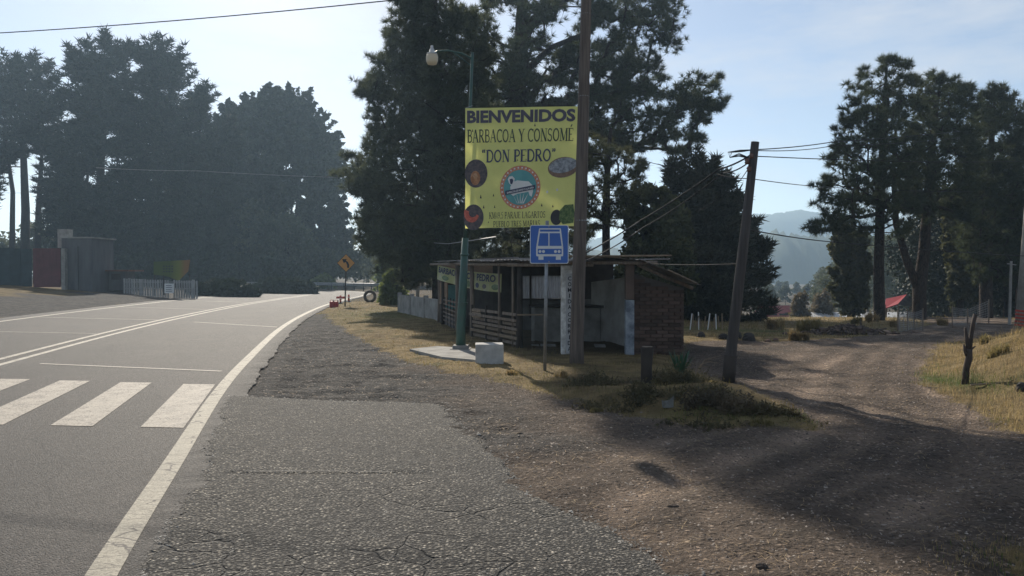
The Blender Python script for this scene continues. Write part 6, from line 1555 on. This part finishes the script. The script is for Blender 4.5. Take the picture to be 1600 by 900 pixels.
# wire mesh panels beside the dirt road
def mesh_panel(name, label, pts, cell=.06):
    """pts: posts (px, top py, bottom py, D)"""
    o0 = G(V(pts[0][0], 500, pts[0][3])[0], pts[0][3]); t = empty(name, tuple(o0), 0, label, 'fence', 'chicken wire fences by the dirt road')
    for i, (px, py0, py1, D) in enumerate(pts):
        a, b = V(px, py1, D), V(px, py0, D); m_ = MB(); m_.tube([a - o0 - np.array([0, 0, .1]), b - o0 + np.array([0, 0, .05])], .022, 5); m_.build('fence_post', M_WOOD, t)
    for i in range(len(pts) - 1):
        A0, A1 = V(pts[i][0], pts[i][2], pts[i][3]), V(pts[i][0], pts[i][1], pts[i][3]); B0, B1 = V(pts[i + 1][0], pts[i + 1][2], pts[i + 1][3]), V(pts[i + 1][0], pts[i + 1][1], pts[i + 1][3])
        L = np.linalg.norm(B0 - A0); nc = max(3, int(L / cell)); nr = max(4, int(np.linalg.norm(A1 - A0) / cell)); m_ = MB()
        for k in range(nc + 1): u = k / nc; m_.tube([A0 + (B0 - A0) * u - o0, (A0 + A1) / 2 * (1 - u) + (B0 + B1) / 2 * u + np.array([.02 * math.sin(k), .02, 0]) - o0, A1 + (B1 - A1) * u - o0], .0042, 3, False)
        for k in range(nr + 1): v = k / nr; m_.tube([A0 + (A1 - A0) * v - o0, B0 + (B1 - B0) * v - o0], .0042, 3, False)
        o = m_.build('wire_mesh', M_WIREL, t); 
    return t
mesh_panel('mesh_fence', 'short pale wire mesh fence of three panels left of the dirt road', [(1403, 488, 521, 23.5), (1418, 487, 520, 24.2), (1428, 489, 519, 25), (1442, 484, 516, 24.4)])
mesh_panel('mesh_fence', 'higher sagging wire mesh fence where the dirt road turns behind the grass mound', [(1488, 480, 508, 27), (1512, 484, 508, 26), (1545, 470, 500, 25)], .065)

# burnt forked stump post
q = P(1507, 599); D = q[1]; t = empty('burnt_post', tuple(q), 0, 'charred forked tree post standing alone in the dry grass', 'stump')
M_CHAR = simple('charred_wood', (.035, .028, .024), (.07, .05, .04), 7, .85, .3, .6)
def vr(px, py, dy=0): return rel(V(px, py, D + dy), q)
m_ = MB(); m_.tube([(0, 0, -.1), vr(1510, 575), vr(1514, 560), vr(1514, 545)], [.05, .045, .05, .045], 8); m_.build('trunk', M_CHAR, t, True)
for pts, rr in (([vr(1514, 552), vr(1517, 530), vr(1520, 508), vr(1524, 491)], [.04, .03, .028, .03]), ([vr(1514, 550), vr(1511, 530), vr(1508, 512)], [.035, .03, .016]), ([vr(1513, 560), vr(1508, 548), vr(1506, 538)], [.028, .024, .012]), ([vr(1515, 548), vr(1521, 543, .05), vr(1524, 541, .06)], [.018, .014, .008])):
    m_ = MB(); m_.tube(pts, rr, 7); m_.build('branch', M_CHAR, t, True)

# striped pole at the right edge
q = G(vx(1594, 23.0), 23.0); t = empty('striped_pole', tuple(q), 0, 'grey concrete pole with red and white hazard bands at the right edge', 'utility pole'); o_ = V(1594, 500, 23)
D = 23.0; m_ = MB(); bt, tp_ = V(1592, 520, D), V(1606, 330, D); m_.tube([bt - q, tp_ - q, (tp_ - bt) * 1.9 + bt - q], [.12, .10, .08], 10); m_.build('shaft', M_CONC, t, True)
for k in range(5):
    u = (508 - 5.5 * k - 520) / (330 - 520); c_ = bt + (tp_ - bt) * u - q; m_ = MB(); m_.tube([c_ + np.array([-.004, 0, -.03]), c_ + np.array([.004, 0, .03])], .128, 10); o = m_.build('hazard_band', simple('red_band', (.38, .06, .04)) if k == 0 else bpy.data.materials['red_band'], t)
q = G(vx(1578, 30), 30); t = empty('thin_pole', tuple(q), 0, 'thin pale pole among the dark trunks at the far right', 'utility pole'); m_ = MB(); m_.tube([(0, 0, -.2), V(1580, 408, 30) - q], [.06, .05], 6); m_.build('shaft', M_CONC, t); m_ = MB(); m_.tube([V(1574, 412, 30) - q, V(1588, 414, 30) - q], .02, 5); m_.build('crossarm', M_CONC, t)

# ------------------------------------------------------------------ stones, rubble, plants
M_ROCK = simple('dark_volcanic_rock', (.085, .078, .072), (.045, .042, .04), 4, .92, .2, .6, vary=.4)
def rock(px, py, w, h, label, group=None, mat=None, d=.8):
    q = P(px, py); n1, n2 = 10, 6; Vv = []; Q = []; W2 = w / F * q[1] / 2; H2 = h / F * q[1]
    J = rng.uniform(.8, 1.15, (n2 + 1, n1))
    for i in range(n2 + 1):
        th = math.pi / 2 * i / n2
        for j in range(n1):
            a = 2 * math.pi * j / n1; rr = math.cos(th) ** .7 * J[i, j] if i < n2 else .05
            Vv.append((W2 * rr * math.cos(a), W2 * d * rr * math.sin(a), H2 * math.sin(th) * (.9 + .2 * J[i, (j * 3) % n1] - .1) - (.05 if i == 0 else 0)))
    for i in range(n2):
        for j in range(n1): Q.append((i * n1 + j, i * n1 + (j + 1) % n1, (i + 1) * n1 + (j + 1) % n1, (i + 1) * n1 + j))
    Q.append(tuple(range(n2 * n1, n2 * n1 + n1)))
    me = bpy.data.meshes.new('boulder'); me.from_pydata(Vv, [], Q); me.materials.append(mat or M_ROCK); o = bpy.data.objects.new('boulder', me); o.location = tuple(q); link(o); return tag(o, label, 'boulder', group)
GB = 'dark boulders edging the dirt yard'
rock(1170, 533, 20, 13, 'rounded dark boulder just right of the leaning pole', GB); rock(1130, 530, 16, 9, 'flat dark boulder directly left of the leaning pole', GB); rock(1095, 527, 14, 9, 'dark boulder nearest the small cypress', GB); rock(1153, 528, 12, 10, 'small pointed stone between two dark boulders behind the leaning pole', GB)
rock(1200, 535, 10, 5, 'low reddish stone right of the rounded boulder', GB, simple('reddish_stone', (.20, .11, .08), (.12, .08, .06), 5)); rock(1212, 532, 9, 4, 'second reddish stone farther right of the rounded boulder', GB, bpy.data.materials['reddish_stone'])
rock(1052, 797, 20, 7, 'dark clod half buried in the gravel at the bottom right', 'clods in the gravel', simple('dark_clod', (.10, .08, .065), (.06, .05, .042), 7, .95, .1, .6)); rock(1190, 893, 22, 9, 'dark clod at the bottom edge of the picture', 'clods in the gravel', bpy.data.materials['dark_clod']); rock(748, 682, 10, 4, 'small pale stone on the apron edge', None, simple('pale_stone', (.34, .31, .27), (.26, .24, .21), 9)); rock(812, 679, 12, 3, 'flat dark scrap lying on the dirt right of the apron', None, bpy.data.materials['dark_clod']); rock(1596, 612, 16, 15, 'dark stone in the dry grass at the right edge', None)
# rubble and burnt wood heap by the road (uncountable bits) with a few logs
hp = P(1325, 522); m_ = MB()
for k in range(420):
    a, r_ = rng.uniform(0, 6.28), abs(rng.normal(0, .6)); x_, y_ = r_ * 1.1 * math.cos(a), r_ * .7 * math.sin(a); z_ = .22 * math.exp(-(r_ ** 2) * 1.2) * rng.random(); s_ = rng.uniform(.03, .13)
    m_.box((x_, y_, z_), (s_ * rng.uniform(.6, 2.8), s_, s_ * .6), M=Matrix.Rotation(rng.uniform(-.7, .7), 3, 'X') @ Matrix.Rotation(rng.uniform(0, 3), 3, 'Z'), jit=s_ * .2)
o = m_.build('debris_heap', simple('burnt_debris', (.05, .04, .035), (.13, .09, .07), 6, .95)); o.location = tuple(hp); tag(o, kind='stuff')
for k, (p0, p1, r_, lab) in enumerate((((1302, 524), (1318, 508), .03, 'charred branch sticking up left in the debris heap'), ((1345, 500), (1346, 521), .035, 'upright charred stick in the debris heap'), ((1352, 522), (1385, 513), .035, 'charred log lying right of the debris heap'))):
    a = P(*p0) if k != 1 else P(p1[0], p1[1]); b = V(p1[0], p1[1], a[1]) if k != 1 else V(p0[0], p0[1], a[1]); mm = MB(); mm.tube([(0, 0, 0), (b - a) * .5 + np.array([0, 0, .02]), b - a], [r_, r_ * .8, r_ * .5], 6); o = mm.build('charred_branch', M_CHAR, smooth=True); o.location = tuple(a); tag(o, lab, 'branch', 'burnt branches in the heap')
m_ = MB(); q = P(1530, 606); m_.tube([(-.12, 0, .03), (.05, 0, .04), (.25, 0, .05), (.38, 0, .09)], [.014, .014, .012, .006], 5); o = m_.build('dry_stick', M_WOODP); o.location = tuple(q); tag(o, 'pale bent dry stick lying in the orange grass right of the burnt post', 'stick')

def tussock(px, py, w, h, label, mat, n=240, group='grass tussocks by the dirt road'):
    """several tufts of arching blades growing from one patch"""
    q = P(px, py); W2 = w / F * q[1] / 2; H = h / F * q[1]; n = int(n * 1.5)
    K = 9; sa, sr = rng.uniform(0, 6.28, K), W2 * .75 * np.sqrt(rng.random(K)); k = rng.integers(0, K, n)
    a = rng.uniform(0, 6.28, n); x = sr[k] * np.cos(sa[k]) + .02 * rng.normal(size=n); y = .7 * sr[k] * np.sin(sa[k]) + .02 * rng.normal(size=n)
    hh = H * (1.1 - .6 * sr[k] / W2) * rng.uniform(.3, 1.15, n); out = hh * rng.uniform(.05, .9, n)
    T = np.zeros((n, 5, 3)); d = np.stack([-np.sin(a), np.cos(a)], 1) * .005 * max(.8, q[1] / 14); o_ = np.stack([np.cos(a), np.sin(a)], 1)
    b = np.stack([x, y], 1); zb = gz_at(x + q[0], y + q[1]) - q[2]; T[:, 0, :2] = b - d; T[:, 1, :2] = b + d; T[:, 2, :2] = b + d * .8 + o_ * out[:, None] * .35; T[:, 3, :2] = b - d * .8 + o_ * out[:, None] * .35; T[:, 4, :2] = b + o_ * out[:, None]
    T[:, 2:4, 2] = (zb + hh * .62)[:, None]; T[:, 4, 2] = zb + hh * (1 - .3 * (out / hh) ** 2); T[:, :2, 2] = (zb - .03)[:, None]
    b0 = (np.arange(n) * 5)[:, None]; o = np_mesh('grass_tussock', T.reshape(-1, 3), [b0 + np.array([[0, 1, 2, 3]]), b0 + np.array([[3, 2, 4]])], mat); o.location = tuple(q); return tag(o, label, 'grass tussock', group)
M_TUSS = blade_mat('tussock_grass', [(0.35, (0.13, 0.11, 0.045)), (0.5, (0.24, 0.20, 0.085)), (0.7, (0.36, 0.29, 0.13))])
tussock(1268, 520, 66, 28, 'biggest round olive tussock left of the debris heap', M_TUSS, 600)
tussock(1240, 532, 56, 20, 'pale tussock in front of the biggest one', M_DRY, 600)
tussock(1215, 515, 36, 26, 'pale tussock near the dark low shed', M_DRY, 420)
tussock(1340, 506, 24, 14, 'small green tussock behind the debris heap', M_TUSS, 260)
tussock(1362, 503, 26, 20, 'straw tussock left of the tallest pine trunk', M_DRY, 320)
tussock(1398, 512, 20, 18, 'straw tussock right of the tallest pine trunk', M_DRY, 260)
tussock(1560, 556, 36, 22, 'olive tussock on the grass mound right of the burnt post', M_TUSS, 420)
tussock(1535, 538, 24, 18, 'dark tussock just right of the burnt post top', M_TUSS, 300)
tussock(1470, 508, 30, 14, 'low straw tussock at the bend of the dirt road', M_DRY, 260)
tussock(880, 590, 40, 12, 'low straw tuft at the foot of the wooden pole', M_DRY, 200, 'straw tufts by the shelter')
tussock(800, 585, 36, 9, 'low straw tuft between the concrete block and the bus sign', M_DRY, 160, 'straw tufts by the shelter')
tussock(930, 645, 44, 9, 'low straw tuft at the yard edge left of the torn bag', M_TUSS, 200, 'straw tufts by the shelter')
tussock(1190, 664, 50, 8, 'low green straw tuft at the right tip of the island', M_TUSS, 200, 'straw tufts by the shelter')
# agave in the shade and other island plants
q = P(1062, 584); D = q[1]; t = empty('agave', tuple(q), 0, 'dark green agave with stiff upright blades in the shade left of the leaning pole', 'plant')
M_AGV = simple('agave_green', (.035, .10, .045), (.02, .06, .03), 4, .5, .4)
def blade_leaf(a, L, lean, w):
    o_ = np.array([math.cos(a), math.sin(a), 0]); s_ = np.array([-o_[1], o_[0], 0]); P0 = o_ * .04; Vv = []
    for k in range(6):
        u = k / 5; c_ = P0 + o_ * L * lean * u + np.array([0, 0, L * (u - .25 * lean * u * u)]); ww = w * (1 - u ** 1.7) * (.7 + .6 * u * (1 - u) * 2) + .001; Vv += [c_ - s_ * ww, c_ + np.array([0, 0, -.25 * ww]) - o_ * ww * .4, c_ + s_ * ww]
    Q = []
    for k in range(5): b = 3 * k; Q += [(b, b + 1, b + 4, b + 3), (b + 1, b + 2, b + 5, b + 4), (b + 3, b + 5, b + 2, b)]
    m_ = MB(); m_.add(Vv, Q); return m_
for k in range(22):
    blade_leaf(k * 2.4, rng.uniform(.32, .5), .15 + .04 * k * .6, .032).build('agave_leaf', M_AGV, t)
q = P(1085, 590); t = empty('dry_plant', tuple(q), 0, 'bare arching twigs of a dead plant between the agave and leaning pole', 'plant')
for k in range(9):
    a = rng.uniform(-.6, 1.2); L = rng.uniform(.25, .5); m_ = MB(); m_.tube([(0, 0, 0), (L * .35 * math.cos(a), .05 * k % .1, L * .6), (L * .9 * math.cos(a), 0, L * rng.uniform(.5, .9))], [.008, .006, .003], 4); m_.build('twig', M_WOOD if k % 2 else M_WOODP, t)
q = P(1010, 602); t = empty('tree_stump', tuple(q), 0, 'dark square-topped wooden stump standing in the shaded weeds', 'stump'); m_ = MB(); H = 60 / F * q[1]; m_.tube([(0, 0, -.1), (.0, 0, H * .5), (.01, 0, H - .03), (.01, 0, H)], [.085, .075, .09, .085], 10); m_.build('trunk', M_WOODD, t, True); m_ = MB(); m_.lathe([(.07, 0), (.075, .008)], (.01, 0, H), 10); m_.build('cut_top', M_WOOD, t)
q = P(1045, 640); t = empty('litter_bag', tuple(q), .2, 'torn whitish bag lying at the edge of the shaded weeds', 'bag')
m_ = MB(); m_.add([(-.07, 0, 0), (.06, 0, 0), (.08, .07, 0), (-.05, .08, 0), (-.09, -.01, .10), (-.02, .03, .05), (.07, .02, .14), (.04, .06, .08), (-.06, .07, .07)], [(0, 1, 5), (0, 5, 4), (1, 6, 5), (1, 2, 7), (1, 7, 6), (2, 3, 8), (2, 8, 7), (3, 0, 4), (3, 4, 8), (4, 5, 8), (5, 7, 8), (5, 6, 7)]); m_.build('bag_skin', simple('dirty_white_plastic', (.16, .16, .145), (.10, .10, .09), 6), t)
def weeds(px, py, w, h, label, leaf, n=60, cr=.10, ls=.55):
    """many thin leaning stems with small leaves, tallest towards the middle"""
    q = P(px, py); W2 = w / F * q[1] / 2; H = h / F * q[1]; n = n * 3
    a = rng.uniform(0, 6.28, n); rr = np.sqrt(rng.random(n)); x = W2 * rr * np.cos(a) + .10 * rng.normal(size=n); y = W2 * .55 * rr * np.sin(a) + .06 * rng.normal(size=n)
    cl = sstep(-.35, .35, fbm((x + q[0]) * 3.2, (y + q[1]) * 3.2, 3, 601)); k = rng.random(n) < .15 + cl; x, y, rr, cl = x[k], y[k], rr[k], cl[k]; n = len(x)
    hh = H * (1.05 - .65 * rr) * rng.uniform(.35, 1.2, n) * (.5 + .7 * cl); zb = gz_at(x + q[0], y + q[1]) - q[2]
    b = np.stack([x, y, zb - .02], 1); d = nrm(rng.normal(size=(n, 3)) * np.array([.45, .45, .2]) + np.array([0, 0, 1.0])); tip = b + d * hh[:, None]
    s_ = nrm(np.cross(d, rdir(n))) * .0035
    T = [np.stack([b - s_, b + s_, tip], 1)]
    for t in (.35, .6, .85, 1.0):
        p = b + (tip - b) * t; ld = rdir(n); ls_ = nrm(np.cross(ld, rdir(n))) * .012; T.append(np.stack([p - ls_, p + ls_, p + ld * rng.uniform(.03, .07, (n, 1))], 1))
    ob = tri_mesh('weed_clump', np.concatenate(T), leaf); ob.location = tuple(q); return tag(ob, label, 'weeds', 'weeds on the shaded island')
L_WEED = leaf_mat('dusty_weed_leaves', (.05, .05, .025), (.10, .085, .042), (.18, .14, .07), .3)
L_BROWNW = leaf_mat('brown_weed_leaves', (.05, .04, .026), (.095, .075, .047), (.16, .12, .075), .25)
weeds(945, 600, 110, 22, 'low dark weeds in front of the right shelter column', L_WEED, 150, .07, .45); weeds(985, 626, 130, 30, 'dark weeds left of the torn bag', L_WEED, 260, .08, .45); weeds(1085, 618, 110, 26, 'dark weeds right of the torn bag below the agave', L_WEED, 210, .08, .45)
weeds(1120, 640, 120, 34, 'large brown weed clump in front of the leaning pole foot', L_BROWNW, 240, .08, .45); weeds(1205, 646, 120, 16, 'low leafy litter right of the leaning pole foot', L_WEED, 220, .06, .4); weeds(1110, 660, 150, 13, 'low weeds nearest the yard edge', L_WEED, 220, .05, .4); weeds(1050, 600, 90, 30, 'weeds round the foot of the agave', L_WEED, 200, .08, .45)
# leafy scrap and straw patches: fence of stakes behind the cypress foot
for k in range(12):
    px = 1078 + 4.6 * k; q = P(px, 515); m_ = MB(); m_.tube([(0, 0, -.05), (rng.normal(0, .04), 0, rng.uniform(.3, .55))], .018, 5); o = m_.build('garden_stake', M_WOODP if k % 3 else M_WHITEP); o.location = tuple(q); tag(o, ('leftmost ', 'second ', 'third ', 'fourth ', 'fifth ', 'sixth ', 'seventh ', 'eighth ', 'ninth ', 'tenth ', 'eleventh ', 'rightmost ')[k] + 'thin pale stake of the row at the foot of the small cypress', 'stake', 'stakes under the cypress')

# ------------------------------------------------------------------ distant ridges
def ridge(name, D, depth, prof, leafm, seed, tree_h, px0=560, px1=2300, n=420):
    X = np.linspace(px0, px1, n); top = np.interp(X, [p[0] for p in prof], [p[1] for p in prof]); rows = 14; Vv = []
    for j in range(rows):
        v = j / (rows - 1); y = D + depth * v
        xw = (X - 800) / F * D * (1 + .12 * v); base_h = (428 - top) / F * (D + depth * .55) + CAM_H
        prof_ = math.sin(min(1, v * 1.8) * math.pi / 2) if v < .556 else math.cos((v - .556) / .444 * math.pi / 2)
        h = base_h * prof_ + fbm(X * .02 + 5, X * 0 + j * .7, 3, seed) * base_h * .08 + tree_h * (fbm(X * .55, X * 0 + j * 3.1, 2, seed + 1) + .4 * fbm(X * 1.9, X * 0 + j * 5.1, 2, seed + 2))
        Vv.append(np.stack([xw, np.full(n, y), np.where(j in (0, rows - 1), -6, h)], 1) if False else np.stack([xw, np.full(n, y), h if 0 < j < rows - 1 else np.full(n, -6.0)], 1))
    i_ = np.arange(rows * n).reshape(rows, n); q = np.stack([i_[:-1, :-1].ravel(), i_[:-1, 1:].ravel(), i_[1:, 1:].ravel(), i_[1:, :-1].ravel()], 1)
    return tag(np_mesh(name, np.concatenate(Vv), q, leafm, True), kind='structure')
M_HILL = simple('forested_hill', (.035, .05, .03), (.055, .07, .04), .02, .95, .1)
ridge('hills', 430, 120, [(560, 415), (900, 395), (1050, 388), (1150, 380), (1185, 372), (1215, 372), (1240, 362), (1262, 366), (1300, 370), (1400, 372), (1600, 385), (2300, 400)], M_HILL, 5, 3.0)
ridge('mountain', 850, 300, [(560, 400), (900, 380), (1100, 352), (1180, 344), (1240, 336), (1300, 332), (1400, 338), (1600, 360), (2300, 390)], M_HILL, 9, 2.0)

# ------------------------------------------------------------------ haze: one closed box of even air
hb = MB(); hb.box((200, 520, 42.0), (3000, 2160, 94))
hz = hb.build('haze', (lambda m: m)(bpy.data.materials.new('haze_air')))
hm = hz.data.materials[0]; hm.use_nodes = True; hm.node_tree.nodes.clear()
ho = hm.node_tree.nodes.new('ShaderNodeOutputMaterial'); hv = hm.node_tree.nodes.new('ShaderNodeVolumePrincipled')
hv.inputs['Color'].default_value = (0.56, 0.78, 1.0, 1)
hv.inputs['Density'].default_value = HAZE_DENSITY
hv.inputs['Anisotropy'].default_value = HAZE_G
hm.node_tree.links.new(hv.outputs[0], ho.inputs['Volume'])
tag(hz, kind='stuff')
